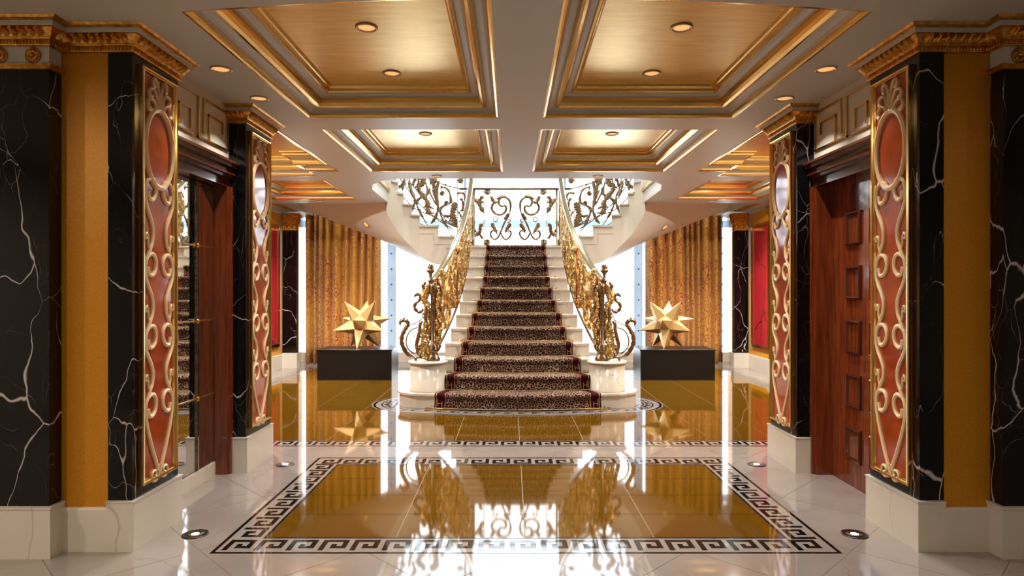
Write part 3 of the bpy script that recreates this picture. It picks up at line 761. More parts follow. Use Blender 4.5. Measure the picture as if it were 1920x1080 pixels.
# carpet and rods
cp = thing('stair_carpet', 'leopard print stair runner with maroon key borders', 'carpet', (0, 7.5, 0))
ORD = ['lowest','second','third','fourth','fifth','sixth','seventh','eighth','ninth','tenth','eleventh','topmost']
for i in range(NST):
    z0, z1 = i*RZ, (i+1)*RZ; th = .011; c0, c1 = CW[i], CW[i]*.99; c2 = CW[i+1]
    tread = TR if i < NST-1 else 1.0
    # profile: (dy from riser front, z, halfwidth)
    prof = [(-th,z0+.004,c0),(-th,z1-.045,c1),(-.030,z1-.034,c1),(-.037,z1-.018,c1),(-.034,z1-.002,c1),(-.022,z1+th*.8,c1),(0,z1+th,c1),(tread*.5,z1+th,(c1+c2)/2),(tread-.012,z1+th,c2*1.0)]
    bwid = .105*CW[i]/.8+.015
    def sheet(mb, f0, f1, lift=0, mi=0, n=12):
        rows = []
        for dy, z, c in prof:
            row = []
            for k in range(n+1):
                x = f0(c)+(f1(c)-f0(c))*k/n
                yy = front(i, x)*(1) + dy
                if dy > .1:
                    t_ = dy/TR; yy = (front(i, x)*(1-t_)+front(min(i+1, NST-1), x)*t_) if i < NST-1 else front(i, x)+dy
                    yy += -.012 if dy > tread*.7 else 0
                row.append((x, yy-(lift if z < z1-.01 else 0), z+(lift if z > z1 else 0)))
            rows.append(row)
        for a, b in zip(rows, rows[1:]):
            for k in range(n): mb.add([a[k], a[k+1], b[k+1], b[k]], [(0,1,2,3)], mi)
    mb = MB(); sheet(mb, lambda c: -c+bwid, lambda c: c-bwid); sec = rel(mb.build('carpet_section', M['leop'], cp, recalc=False))
    for s in (-1, 1):
        mb = MB(); sheet(mb, lambda c: s*c, lambda c: s*(c-bwid), 0, 0, 4)
        for f in (.12, .86): sheet(mb, lambda c: s*(c-bwid*f), lambda c: s*(c-bwid*(f+.06)), .0015, 1, 1)
        # key line of the border on the riser
        for f, za, zb in ((.32,.25,.95),(.66,.05,.75)):
            x = s*(c0-bwid*f); mb.box(x-.003, x+.003, front(i, x)-th-.002, front(i, x)-th, z0+.01+(RZ-.06)*za, z0+.01+(RZ-.06)*zb, 1)
        xa, xb = sorted((s*(c0-bwid*.32), s*(c0-bwid*.66))); zz = z0+.01+(RZ-.06)*.5
        mb.box(xa, xb, front(i, xa)-th-.002, front(i, xb)-th, zz-.003, zz+.003, 1)
        mb.build('carpet_border', [M['maroon'], M['tan']], sec, recalc=False)
    # rod at the foot of the riser
    L = CW[i]+.10; t_ = thing('stair_rod', 'brass stair rod across the carpet at the foot of the %s step' % ORD[i], 'stair rod', (0, Y0+i*TR-.03, z0+.014), 'brass stair rods')
    pts = [(L*(-1+2*k/16), front(i, L*(-1+2*k/16))-.020-(Y0+i*TR-.03), 0) for k in range(17)]
    mb = MB(); mb.tube(pts, .0065, 6); mb.build('rod', M['brass'], t_)
    for s in (-1, 1):
        e = pts[0] if s < 0 else pts[-1]
        mb = MB(); mb.ell((e[0]-s*.01, e[1], 0), .022, .009, .011, 0, 8, 5); mb.ell((e[0]-s*.06, e[1]+.006, .008), .008, .016, .022, 0, 8, 5); mb.build('bracket', M['brass'], t_)

# ------------------------------------------------------------------ lower balustrades
def rail_band(mb, pts, hwid, hthk, mi=0, n=10):
    pts = [Vector(p) for p in pts]; rings = []
    for i, p in enumerate(pts):
        d = (pts[min(len(pts)-1, i+1)]-pts[max(0, i-1)]).normalized()
        sd = Vector((0,0,1)).cross(d); sd = sd.normalized() if sd.length > 1e-5 else Vector((1,0,0)); up = d.cross(sd)
        rings.append([p+sd*hwid*math.cos(2*PI*k/n)+up*hthk*math.sin(2*PI*k/n) for k in range(n)])
    mb.loft(rings, mi, True, True, True)
YA, YZ = 7.88, 10.46; SL = RZ/TR
zb = lambda y: .585+SL*(y-7.85)
ytab = []; acc = 0; py = YA
for k in range(201):
    y = YA+(YZ-YA)*k/200
    if k: acc += math.hypot(hw(y)-hw(py), y-py)
    ytab.append((acc, y)); py = y
LEN = acc
def bmap(a, v, d):
    y = lerp(ytab, a); x = -hw(y); dx = -(hw(y+.01)-hw(y-.01))/.02; L = math.hypot(dx, 1); n = (1/L, -dx/L)
    return Vector((x+n[0]*d, y+n[1]*d, zb(y)+v))
def add(root, name, m, fn):
    mb = MB(); fn(mb); return mb.build(name, M[m], root)
def off_root(root):
    for c in root.children: c.location = (-root.location.x, -root.location.y, -root.location.z)
def flower(mb, mapf, a, v, r, n=7, th=.02):
    for k in range(n):
        t0 = 2*PI*k/n; c = cat([(a+math.cos(t0)*r*.1, v+math.sin(t0)*r*.1), (a+math.cos(t0)*r*.6, v+math.sin(t0)*r*.6), (a+math.cos(t0)*r, v+math.sin(t0)*r)], 3)
        mb.ribbon(c, [r*.3, r*.42, r*.56, r*.66, r*.66, r*.5, r*.2], mapf, th)
    p = mapf(a, v, 0); e = (mapf(a+r, v, 0)-p).length*.3; mb.ell(p, e, e, e, 0, 8, 5)
bl = thing('stair_balustrade', 'gilded acanthus balustrade with curved handrail on the left of the central flight', 'balustrade', (-1.09, 7.80, .5365), 'central flight balustrades')
add(bl, 'handrail', 'rail', lambda mb: rail_band(mb, [Vector((-1.045, 7.80, 1.475))]+[bmap(LEN*k/60, .905, 0) for k in range(1, 61)]+[Vector((-.73, 10.6, 3.26))], .040, .026))
add(bl, 'under_rail', 'brass', lambda mb: mb.tube([bmap(LEN*k/60, .845, 0) for k in range(61)], .012, 6))
add(bl, 'bottom_rail', 'bronze', lambda mb: rail_band(mb, [bmap(LEN*k/60, -.02, 0) for k in range(61)], .016, .022))
NP = 3; LP = (LEN-.12)/NP
for q in range(NP):
    a0 = .06+q*LP; H = .84
    mp = lambda u, v, d: bmap(a0+u*LP, v*H, d)     # panel coordinates 0..1 ; widths are set in metres below
    mpm = lambda a, v, d: bmap(a0+a, v, d)
    add(bl, 'post', 'copper', lambda mb: (mb.tube([mpm(0, .0, 0), mpm(0, .84, 0)], .019, 8), mb.tube([mpm(0,.0,0), mpm(0,.10,0)], .028, 8), mb.tube([mpm(0,.72,0), mpm(0,.80,0)], .03, 8)))
    for (pts, w_, lob) in (
        ([(.06,.04),(.20,.10),(.30,.26),(.22,.42),(.09,.50),(.06,.66),(.14,.80),(.26,.80),(.29,.70),(.22,.66)], .052, 9),
        ([(.94,.06),(.82,.14),(.72,.30),(.80,.46),(.93,.52),(.95,.68),(.86,.82),(.75,.80),(.72,.70),(.79,.67)], .052, 9),
        ([(.46,.02),(.40,.10),(.44,.2),(.5,.28),(.44,.4),(.36,.44),(.34,.36)], .048, 7),
        ([(.54,.02),(.62,.10),(.56,.2),(.5,.3),(.58,.44),(.66,.44),(.66,.36)], .048, 7),
        ([(.50,.42),(.42,.58),(.46,.72),(.5,.84),(.42,.86)], .050, 6),
        ([(.52,.42),(.60,.58),(.56,.72),(.52,.84),(.60,.86)], .050, 6),
        ([(.12,.12),(.08,.22),(.12,.34)], .045, 3), ([(.88,.14),(.92,.24),(.88,.36)], .045, 3),
        ([(.30,.50),(.34,.62),(.30,.74)], .04, 3), ([(.70,.50),(.66,.62),(.70,.74)], .04, 3)):
        pp = [(u*LP, v*H) for u, v in pts]; c = cat(pp, 6); n = len(c)
        add(bl, 'acanthus_scroll', 'brass', lambda mb: mb.ribbon(c, taper(n, w_, .2, .25), mpm, .045, 0, lob, .4))
    add(bl, 'oval_ring', 'gold', lambda mb: mb.tube([mpm(LP*(.5+.20*math.cos(2*PI*k/36)), H*(.42+.36*math.sin(2*PI*k/36)), .012) for k in range(37)], .011, 6))
    add(bl, 'rosette', 'gold', lambda mb: flower(mb, mpm, LP*.5, H*.5, .06, 8, .03))
# newel: traced in its own plane
N = lambda x, y, d=0: P(740+x/5.144, 480+y/5.144, 7.80)+Vector((0, d, 0))
def nmap(x, y, d): return N(x, y, d)
nw = bl
add(nw, 'newel_post', 'bronze', lambda mb: (mb.tube([N(372,1006),N(372,985),N(372,960),N(372,925),N(372,870),N(372,850),N(372,380),N(372,360),N(372,300),N(372,255)], [.085,.085,.06,.05,.06,.034,.034,.05,.046,.04], 12), mb.ell(N(372,905), .062, .062, .05, 0, 12, 6)))
add(nw, 'finial', 'bronze', lambda mb: mb.tube([N(352,258),N(350,235),N(347,225),N(347,190),N(347,170),N(347,150),N(347,138),N(347,128),N(346,112),N(346,92),N(346,78),N(346,70)], [.03,.04,.022,.018,.024,.05,.05,.036,.042,.034,.018,.003], 12))
for (pts, w_, lob) in (
    ([(185,970),(120,935),(72,850),(72,770),(105,700),(128,655),(110,622),(75,618),(52,645),(62,672)], 40, 14),
    ([(190,398),(205,375),(238,372),(250,400),(232,430),(200,462),(195,500),(215,530),(248,540),(272,520),(255,500)], 30, 8),
    ([(300,250),(275,285),(290,315),(320,310),(315,285)], 36, 0),
    ([(335,300),(300,340),(275,390),(290,440),(320,470)], 62, 7),
    ([(330,440),(305,520),(300,600),(320,640)], 44, 5),
    ([(320,520),(345,600),(330,700),(345,800)], 40, 7),
    ([(275,628),(248,650),(242,720),(222,800),(212,860),(228,930),(262,990)], 34, 0),
    ([(430,300),(405,380),(430,470),(410,560),(435,640),(415,730),(430,820)], 30, 9),
    ([(445,260),(455,340),(440,430),(452,540)], 26, 6), ([(420,820),(440,870),(400,930),(360,950)], 22, 4)):
    c = cat([tuple(map(float, p)) for p in pts], 6); n = len(c)
    add(nw, 'newel_scroll', 'brass' if w_ > 45 else 'bronze', lambda mb: mb.ribbon(c, taper(n, float(w_), .12, .2), nmap, .06, 0, lob, .22))
def cluster(mb, pts, wid, mapf, rad, seed=1, dep=.03, step=2):
    rnd = random.Random(seed); c = cat([tuple(map(float, p)) for p in pts], 8); n = len(c)
    for i in range(0, n, step):
        a_ = c[max(0,i-1)]; b_ = c[min(n-1,i+1)]; dx, dy = b_[0]-a_[0], b_[1]-a_[1]; L = math.hypot(dx, dy) or 1
        for k in (-1, -.35, .35, 1):
            w_ = wid*k*(.75+.5*rnd.random())*math.sin(PI*(.12+.76*i/(n-1))); p = mapf(c[i][0]-dy/L*w_, c[i][1]+dx/L*w_, dep*(1-abs(k)*.8)*rnd.choice((-1,-1,1)))
            r_ = rad*(.6+.7*rnd.random()); mb.ell(p, r_, r_*.8, r_*(1.0+.9*rnd.random()), 0, 7, 4)
for q, (pts, w_) in enumerate((([(300,645),(292,740),(262,840),(280,930),(320,990)], 30), ([(340,690),(318,770),(305,850),(335,930)], 22), ([(330,290),(300,350),(290,420),(310,480)], 26),
        ([(365,270),(378,330),(372,400)], 24), ([(415,300),(430,380),(412,470),(428,560)], 26), ([(428,560),(410,650),(425,740),(415,830)], 26), ([(330,470),(322,560),(330,650)], 12), ([(450,140),(470,210),(455,280)], 18))):
    add(nw, 'leaf_cluster', 'brass', lambda mb: (cluster(mb, pts, w_, nmap, .0155, q+3), mb.tube([nmap(*p, 0) for p in cat([tuple(map(float, p)) for p in pts], 6)], w_/5.144*7.8/F*.55, 6)))
for q in range(NP*2):
    a0 = .10+q*LP/2; mpc = lambda a, v, d: bmap(a0+a, v, d)
    for k, (pts, w_) in enumerate((([(.02,.06),(.12,.22),(.06,.40),(.12,.56),(.05,.74)], .05), ([(.26,.08),(.20,.26),(.28,.44),(.20,.62),(.28,.78)], .05))):
        add(nw, 'leaf_cluster', 'brass', lambda mb: (cluster(mb, pts, w_*.6, mpc, .016, q*2+k+30, .02, 1), mb.tube([mpc(*p, 0) for p in cat(pts, 6)], .016, 6)))
add(nw, 'wire_scroll', 'rail', lambda mb: mb.tube([N(*p) for p in cat([(272,548),(262,600),(215,640),(140,672)], 6)], .007, 6))
add(nw, 'wire_scroll', 'rail', lambda mb: mb.tube([N(*p) for p in cat([(222,690),(160,715),(122,770),(112,840),(135,900),(185,935),(230,925)], 6)], .011, 6))
add(nw, 'wire_scroll', 'rail', lambda mb: mb.tube([N(*p) for p in cat([(150,972),(200,978),(260,985),(330,1000)], 5)], .012, 6))
add(nw, 'foot', 'bronze', lambda mb: mb.tube([N(203,1008),N(203,985)], .018, 8))
add(nw, 'second_post', 'copper', lambda mb: (mb.tube([bmap(.13,.03,0), bmap(.13,.86,0)], .022, 8), mb.tube([bmap(.13,.76,0), bmap(.13,.86,0)], .034, 8)))
add(nw, 'landing_post', 'bronze', lambda mb: mb.tube([(-.735,10.56,ZL),(-.735,10.56,ZL+.1),(-.735,10.56,ZL+.12),(-.735,10.56,ZL+.30),(-.735,10.56,ZL+.36),(-.735,10.56,ZL+.42),(-.735,10.56,3.36)], [.05,.05,.03,.03,.045,.03,.03], 10))
off_root(bl)
mirrored(bl, 'gilded acanthus balustrade with curved handrail on the right of the central flight')

# ------------------------------------------------------------------ landing balustrade (traced at the back of the landing)
lb = thing('landing_balustrade', 'bronze balustrade with paired S scrolls across the back of the landing', 'balustrade', (0, 11.6, ZL))
G = lambda s: (lambda x, y, d: Vector((s*((x-1000)/4*11.6/F), 11.6+d, CAMZ-((320+y/4)-543)*11.6/F)))
add(lb, 'top_rail', 'bronze', lambda mb: rail_band(mb, [(-1.0,11.6,3.225),(0,11.6,3.225),(1.0,11.6,3.225)], .035, .022))
add(lb, 'bottom_rail', 'rail', lambda mb: rail_band(mb, [(-1.0,11.6,2.20),(0,11.6,2.20),(1.0,11.6,2.20)], .014, .010))
for s in (-1, 1):
    g = G(1) if s < 0 else G(-1)
    for (pts, w_, lob) in (
        ([(945,345),(962,295),(962,240),(938,205),(905,197),(880,215),(876,245),(895,266),(920,262),(932,285),(918,315),(882,330),(845,318),(823,285),(832,250),(858,234),(882,238)], 13, 0),
        ([(818,190),(828,215),(845,235),(868,232)], 18, 3), ([(855,215),(880,200),(905,190),(935,198)], 12, 5),
        ([(948,320),(938,345),(915,368)], 20, 0),
        ([(940,350),(915,400),(890,460),(870,500),(845,515),(820,498),(815,470),(830,450),(852,452),(862,472),(850,482)], 10, 0),
        ([(890,460),(905,498),(930,515),(955,500),(968,470),(955,450),(932,455),(926,474)], 10, 0),
        ([(828,392),(832,420),(848,442),(860,462)], 20, 4), ([(962,395),(950,420),(935,440),(928,462)], 20, 4),
        ([(915,400),(935,370),(962,365),(955,385),(935,392)], 6, 0),
        ([(690,212),(715,232),(735,262),(760,318)], 20, 5), ([(730,245),(738,215),(758,190)], 18, 3), ([(735,250),(750,235),(765,240)], 12, 0),
        ([(688,492),(715,478),(735,455),(738,420),(755,395)], 18, 5), ([(728,465),(742,492),(758,512)], 14, 3), ([(725,470),(705,458),(698,440)], 10, 0)):
        c = cat([tuple(map(float, p)) for p in pts], 5); n = len(c)
        add(lb, 'scroll', 'bronze', lambda mb: mb.ribbon(c, taper(n, w_*1.35+1, .12, .15), g, .035, 0, lob, .3))
    add(lb, 'ring', 'bronze', lambda mb: mb.tube([g(850+15*math.cos(2*PI*k/16), 365+18*math.sin(2*PI*k/16), 0) for k in range(17)], .011, 5))
    for (x, y) in ((792,160), (788,538)): add(lb, 'rosette', 'bronze', lambda mb: flower(mb, g, x, y, 25, 8, .03))
    for x in (690, 765):
        add(lb, 'upright', 'rail', lambda mb: mb.tube([g(x, 140, 0), g(x, 575, 0)], .008 if x > 700 else .022, 6))
off_root(lb)

# ------------------------------------------------------------------ upper flight balustrades
ub = thing('upper_balustrade', 'bronze leaf and flower balustrade of the left upper flight', 'balustrade', (-1.1, 10.58, ZL), 'upper flight balustrades')
U = lambda x, y, d: P(740+x/7.2, 330+y/7.2, 10.57)+Vector((0, d, 0))
for (pts, w_, lob) in (
    ([(600,60),(575,150),(565,250),(575,350),(598,465)], 46, 0),
    ([(470,150),(480,230),(520,310),(560,400)], 26, 0), ([(505,180),(530,260),(560,330)], 20, 0),
    ([(330,60),(320,160),(360,240),(420,310),(450,390),(440,450),(480,495),(550,500)], 66, 13),
    ([(390,425),(450,400),(500,430),(535,435)], 30, 5), ([(400,20),(380,90),(340,150)], 70, 6),
    ([(520,20),(520,70),(470,60)], 90, 5), ([(560,60),(530,100),(545,170),(540,240)], 34, 5),
    ([(130,60),(110,120),(105,200)], 46, 6), ([(205,60),(195,130),(225,210),(250,310)], 30, 5), ([(300,50),(260,70),(250,150)], 30, 5),
    ([(825,350),(800,430),(780,520),(800,600),(835,690)], 88, 11), ([(660,525),(710,545),(770,530)], 40, 4), ([(730,590),(770,600),(800,580)], 34, 4),
    ([(845,245),(880,228),(925,235),(945,280),(935,340)], 30, 7), ([(868,305),(905,320),(925,380),(915,460),(880,470)], 34, 8), ([(850,470),(885,520),(905,590),(870,620)], 26, 5),
    ([(620,515),(635,500),(650,505)], 16, 0), ([(900,20),(890,60),(905,100)], 70, 6),
    ([(40,-60),(70,0),(110,40)], 60, 6), ([(-40,-160),(0,-100),(60,-60)], 60, 6), ([(230,-60),(260,0),(300,40)], 60, 6), ([(420,-120),(440,-60),(500,-10)], 60, 6)):
    c = cat([tuple(map(float, p)) for p in pts], 5); n = len(c)
    add(ub, 'acanthus_leaf', 'bronze', lambda mb: mb.ribbon(c, taper(n, float(w_), .15, .2), U, .03, 0, lob, .42))
for (rx, ry, w_) in ((128, 215, 6), (100, 180, 4)):
    add(ub, 'oval_ring', 'rail', lambda mb: mb.tube([U(690+rx*math.cos(2*PI*k/40), 265+ry*math.sin(2*PI*k/40), 0) for k in range(41)], .004, 5))
for (x, y, r) in ((642,236,38), (697,365,34), (688,120,16)): add(ub, 'rosette', 'bronze', lambda mb: flower(mb, U, x, y, r, 7, .03))
for pts in ([(-60,-120),(150,140),(260,300),(400,440),(560,560),(850,700)], [(-20,-130),(230,110),(330,240)], [(0,150),(260,430),(500,540),(780,722)], [(620,480),(700,600),(850,690)]):
    add(ub, 'slim_bar', 'bronze', lambda mb: mb.tube([U(*p, 0) for p in cat([tuple(map(float, p)) for p in pts], 5)], .010, 5))
for (x, y) in ((345,455),(690,605),(285,150),(850,745)): add(ub, 'boss', 'bronze', lambda mb: mb.ell(U(x, y, 0), .018, .018, .022, 0, 8, 5))
add(ub, 'upright', 'rail', lambda mb: mb.tube([U(845, -40, 0), U(845, 760, 0)], .008, 6))
add(ub, 'handrail', 'rail', lambda mb: rail_band(mb, [(-.74,10.57,3.27),(-1.05,10.57,3.42),(-1.5,10.57,3.72),(-1.9,10.52,4.1),(-2.1,10.3,4.4)], .035, .022))
# outer side of the flight
O = [(-1.0,11.6,2.225),(-1.4,11.6,2.34),(-2.2,11.6,2.68),(-3.2,11.56,3.1)]
add(ub, 'outer_rail', 'bronze', lambda mb: mb.tube([Vector(p)+Vector((0,0,1.0)) for p in cat(O, 5)], .014, 6))
add(ub, 'outer_bottom_rail', 'bronze', lambda mb: mb.tube([Vector(p)+Vector((0,0,.12)) for p in cat(O, 5)], .008, 6))
for k in range(4):
    x = 1.15+.42*k; z = lerp([(-a[0], a[2]) for a in O], x)
    om = lambda a, v, d: Vector((-(x+a), 11.6+d, z+.12+v+a*.4))
    for pts in ([(.0,.02),(.12,.15),(.22,.35),(.12,.5),(.02,.6),(.06,.78),(.18,.8),(.2,.7)], [(.38,.05),(.3,.2),(.25,.4),(.32,.6),(.36,.8)]):
        c = cat(pts, 5); add(ub, 'outer_scroll', 'bronze', lambda mb: mb.ribbon(c, taper(len(c), .045, .15, .2), om, .02, 0, 7, .4))
off_root(ub)
mirrored(ub, 'bronze leaf and flower balustrade of the right upper flight')
# runner on the upper flights
for s, side in ((-1, 'left'), (1, 'right')):
    t_ = thing('upper_carpet', 'leopard print runner on the %s upper flight' % side, 'carpet', (s*1.2, 11.1, ZL))
    for k in range(6):
        z0 = ZL+k*RZ; A = Vector((inX[k], inY[k], 0)); B = Vector((outX[k], outY[k], 0)); C_ = Vector((inX[k+1], inY[k+1], 0)); D = Vector((outX[k+1], outY[k+1], 0))
        f = lambda p, q, t: p.lerp(q, t)
        mb = MB(); a, b, c, d = f(A,B,.2), f(A,B,.85), f(C_,D,.2), f(C_,D,.85)
        w = lambda p, z, dx=0: (s*(p.x-dx), p.y, z)
        mb.add([w(a,z0+.004,.026), w(b,z0+.004,.026), w(b,z0+RZ+.008,.028), w(a,z0+RZ+.008,.028), w(c,z0+RZ+.008), w(d,z0+RZ+.008)], [(0,1,2,3), (3,2,5,4)])
        o = mb.build('carpet_section', M['leop'], t_, recalc=False); o.location = (-s*1.2, -11.1, -ZL)

# ------------------------------------------------------------------ sculptures, pedestals, curtains
def star_mesh(R):
    ph = (1+5**.5)/2; V = [Vector(p).normalized() for p in [(0,a,b*ph) for a in (-1,1) for b in (-1,1)]+[(a,b*ph,0) for a in (-1,1) for b in (-1,1)]+[(b*ph,0,a) for a in (-1,1) for b in (-1,1)]]
    # stand it on three points: turn one icosahedron face to the ground
    el = min((V[i]-V[j]).length for i in range(12) for j in range(i)); near = lambda a, b: (a-b).length < el*1.05
    tri = next((i,j,k) for i in range(12) for j in range(i+1,12) for k in range(j+1,12) if near(V[i],V[j]) and near(V[j],V[k]) and near(V[i],V[k]))
    dn = (V[tri[0]]+V[tri[1]]+V[tri[2]]).normalized(); q = dn.rotation_difference(Vector((0,0,-1))); V = [q @ v for v in V]
    b0 = V[tri[0]]; ang = math.atan2(b0.y, b0.x); rz = Matrix.Rotation(-ang, 3, 'Z'); V = [rz @ v for v in V]
    faces = [(i,j,k) for i in range(12) for j in range(i+1,12) for k in range(j+1,12) if near(V[i],V[j]) and near(V[j],V[k]) and near(V[i],V[k])]
    rin = .4195          # inner dodecahedron corner radius relative to the points
    D = [((V[i]+V[j]+V[k])/3).normalized()*rin for i,j,k in faces]
    mb = MB()
    for vi in range(12):
        ring = [D[f] for f in range(20) if vi in faces[f]]; ax = V[vi]; e = (ring[0]-ax*ring[0].dot(ax)).normalized(); e2 = ax.cross(e)
        ring.sort(key=lambda p: math.atan2(p.dot(e2), p.dot(e)))
        for a in range(5): mb.add([V[vi]*R, ring[a]*R, ring[(a+1) % 5]*R], [(0,1,2)])
    return mb
R_ST = .47
for s, side, x, rot in ((-1, 'left', -2.45, 26), (1, 'right', 2.40, 8)):
    t_ = thing('pedestal', 'low black box pedestal under the %s star sculpture' % side, 'pedestal', (s*2.50, 10.2, 0), 'black pedestals')
    mb = MB(); mb.box(-.575, .575, -.30, .30, 0, .452, bev=.003); mb.build('body', M['ped'], t_)
    mb = MB(); mb.box(-.59, .59, -.315, .315, .452, .472, bev=.003); mb.build('top', M['ped'], t_)
    o = star_mesh(R_ST).build('star_sculpture', M['starm'], None, merge=True); o.location = (x, 10.2, .472+.7947*R_ST); o.rotation_euler = (0, 0, math.radians(rot))
    tag(o, 'gold faceted star sculpture on the %s black pedestal' % side, 'sculpture', 'star sculptures')
    # curtain
    x0, x1 = (-4.0, -2.58) if s < 0 else (2.50, 3.92); random.seed(5 if s < 0 else 11)
    prof = []; u = 0.0
    while u < 1:
        w_ = min(random.choice((.05,.075,.095,.12)), 1-u+.001); a_ = random.uniform(.55, 1)
        for k in range(14):
            f_ = k/14; prof.append((x0+(x1-x0)*(u+w_*f_), 12.30-.24*a_*math.sin(PI*f_)**.55))
        u += w_; g_ = random.choice((.012,.02,.03))
        prof += [(x0+(x1-x0)*min(1, u), 12.31), (x0+(x1-x0)*min(1, u+g_), 12.31)]; u += g_
    prof = [p for i, p in enumerate(prof) if i == 0 or p[0] > prof[i-1][0]]
    mb = MB(); zz = [.015, .4, 1.0, 1.7, 2.4, 3.3]
    ctop = [[(x, y+(.01*math.sin(9*x+z)), z) for x, y in prof] for z in zz]
    rings = []
    for row in ctop: rings.append(row+[(x, y+.008, z) for x, y, z in reversed(row)])
    mb.loft(rings, 0, True, True, True)
    t_ = thing('curtain', 'heavy gold and crimson damask curtain hanging behind the %s star' % side, 'curtain', ((x0+x1)/2, 12.2, 0), 'damask curtains')
    o = mb.build('drape', M['curt'], t_); o.location = (-(x0+x1)/2, -12.2, 0)
    mb = MB(); mb.tube([(x0-.05, 12.2, 3.32), (x1+.05, 12.2, 3.32)], .02, 8); o = mb.build('rail', M['brass'], t_); o.location = (-(x0+x1)/2, -12.2, 0)

# ------------------------------------------------------------------ lamps
def downlight(x, y, z, label, watts, spread=1.8, r=.052, group='recessed ceiling downlights', tint=(1.0,.93,.83)):
    t_ = thing('downlight', label, 'ceiling light', (x, y, z), group)
    mb = MB(); mb.lathe([(r*1.28,0.001),(r*1.30,-.006),(r*1.18,-.010),(r*1.02,-.006),(r*.98,-.001)], 28); mb.build('trim_ring', M['ring'], t_)
    mb = MB(); mb.lathe([(r*.98,-.001),(r*.6,-.0035),(.001,-.004)], 24); mb.build('lens', M['lampw'], t_)
    l = bpy.data.lights.new('downlight_lamp', 'AREA'); l.shape = 'DISK'; l.size = r*.6; l.energy = watts; l.color = tint; l.spread = spread
    o = bpy.data.objects.new('downlight_lamp', l); col.objects.link(o); o.parent = t_; o.location = (0, 0, -.014)
    return t_
W1 = 11
for s, side in ((-1, 'left'), (1, 'right')):
    downlight(s*.955, 3.88, ZC+.19, 'round ceiling downlight, nearer of two in the front %s coffer' % side, W1)
    downlight(s*.955, 4.70, ZC+.19, 'round ceiling downlight, farther of two in the front %s coffer' % side, W1)
    downlight(s*.95, 6.52, ZC+.19, 'round ceiling downlight in the second %s coffer' % side, W1)
    downlight(s*1.92, 4.06, ZC, 'round ceiling downlight, nearer of two above the %s pillars' % side, W1*.6)
    downlight(s*1.92, 4.68, ZC, 'round ceiling downlight, farther of two above the %s pillars' % side, W1*.6)
    downlight(s*.99, 7.88, ZC, 'round ceiling downlight at the edge of the stair opening, %s one' % side, W1)
    downlight(s*3.1, 6.7, ZC+.19, 'added fill downlight in the nearer %s wing coffer' % side, 100, 3.0)  # both wing coffer lamps are added to brighten walls, curtains and soffits
    downlight(s*3.1, 9.1, ZC+.19, 'added fill downlight in the farther %s wing coffer' % side, 100, 3.0)
    downlight(s*3.1, 10.12, ZC, 'round ceiling downlight between the %s wing coffer and the upper flight' % side, 60, 2.1)
for x, y, w, lab in ((-4.4,1.9,38,'front left corner'), (-1.2,1.9,6,'front row, left of centre'), (1.2,1.9,5,'front row, right of centre'), (4.4,1.9,3,'front right corner'),
                     (-3.4,.2,55,'middle row, far left'), (-1.2,.2,10,'middle row, left of centre'), (1.2,.2,7,'middle row, right of centre'), (3.4,.2,6,'middle row, far right'),
                     (-2.2,-2,16,'rear row, left'), (2.2,-2,9,'rear row, right')):
    downlight(x, y, ZC, 'added unseen foyer fill downlight behind the viewer, ' + lab, w, 3.0, group='added foyer fill lights', tint=(1.0,.86,.68))  # unseen lamps added as warm frontal fill, strongest on the left
for s, side in ((-1, 'left'), (1, 'right')):
    for y, w in ((8.6, 'front'), (10.4, 'rear')):
        downlight(s*1.0, y, 5.6, 'added unseen upper floor fill downlight above the staircase, %s %s one' % (w, side), 45, 2.4, .07, 'added upper floor fill lights')  # unseen lamps added to brighten treads and carpet from above
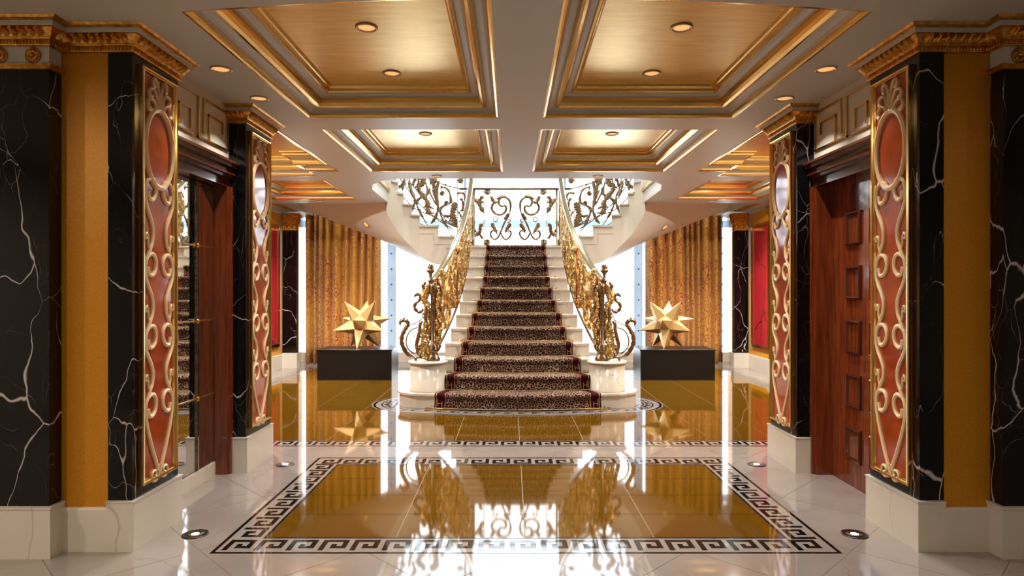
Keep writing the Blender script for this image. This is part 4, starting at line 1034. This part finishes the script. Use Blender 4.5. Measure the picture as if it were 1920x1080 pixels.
def soffit_lamp(px, py, label):
    best = None
    for sg in (-1, 1):
        for (x0, z0, y0), (x1, z1, y1) in zip(inS, ouS):
            for j in range(81):
                f_ = j/80; q = Vector((sg*(x0+(x1-x0)*f_), y0+(y1-y0)*f_, z0+(z1-z0)*f_-.05*math.sin(PI*f_)))
                u = 958+(q.x-CAMX)*F/q.y; v = 543-(q.z-CAMZ)*F/q.y; e = math.hypot(u-px, v-py)
                if best is None or e < best[0]: best = (e, q, (x0, z0, y0, x1, z1, y1, f_, sg))
    x, Y, z = best[1]
    t_ = thing('soffit_light', label, 'ceiling light', (x, Y, z-.008), 'soffit lights')
    x0, z0, y0, x1, z1, y1, f_, sg = best[2]
    i_ = [k for k in range(len(inS)) if abs(inS[k][0]-x0) < 1e-9][0]; j_ = min(i_+1, len(inS)-1); h_ = max(i_-1, 0)
    pt = lambda k, f: Vector((sg*(inS[k][0]+(ouS[k][0]-inS[k][0])*f), inS[k][2]+(ouS[k][2]-inS[k][2])*f, inS[k][1]+(ouS[k][1]-inS[k][1])*f-.05*math.sin(PI*f)))
    nr_ = (pt(j_, f_)-pt(h_, f_)).cross(pt(i_, f_+.02)-pt(i_, f_-.02)).normalized()
    if nr_.z < 0: nr_ = -nr_
    t_.rotation_euler = Vector((0,0,1)).rotation_difference(nr_).to_euler()
    mb = MB(); mb.lathe([(.07,.0),(.07,-.008),(.055,-.010),(.052,-.004)], 24); mb.build('trim_ring', M['ring'], t_)
    mb = MB(); mb.lathe([(.052,-.004),(.03,-.007),(.001,-.008)], 20); mb.build('lens', M['lampw'], t_)
soffit_lamp(686, 419, 'round light set in the underside of the left upper flight'); soffit_lamp(1246, 424, 'round light set in the underside of the right upper flight')
for s, side in ((-1, 'left'), (1, 'right')):
    for y, w in ((3.66, 'nearer'), (5.12, 'farther')):
        t_ = thing('floor_uplight', 'round recessed floor uplight, %s of two on the %s' % (w, side), 'floor light', (s*1.885, y, 0), 'recessed floor uplights')
        mb = MB(); mb.lathe([(.074,0),(.072,.004),(.05,.005),(.046,.003)], 28); mb.build('trim_ring', M['fring'], t_)
        mb = MB(); mb.lathe([(.046,.003),(.022,.0035),(.0215,.003)], 24); mb.build('reflector', M['bronze'], t_)
        mb = MB(); mb.lathe([(.022,.0036),(.001,.0046)], 16); mb.build('lens', M['lampf'], t_)
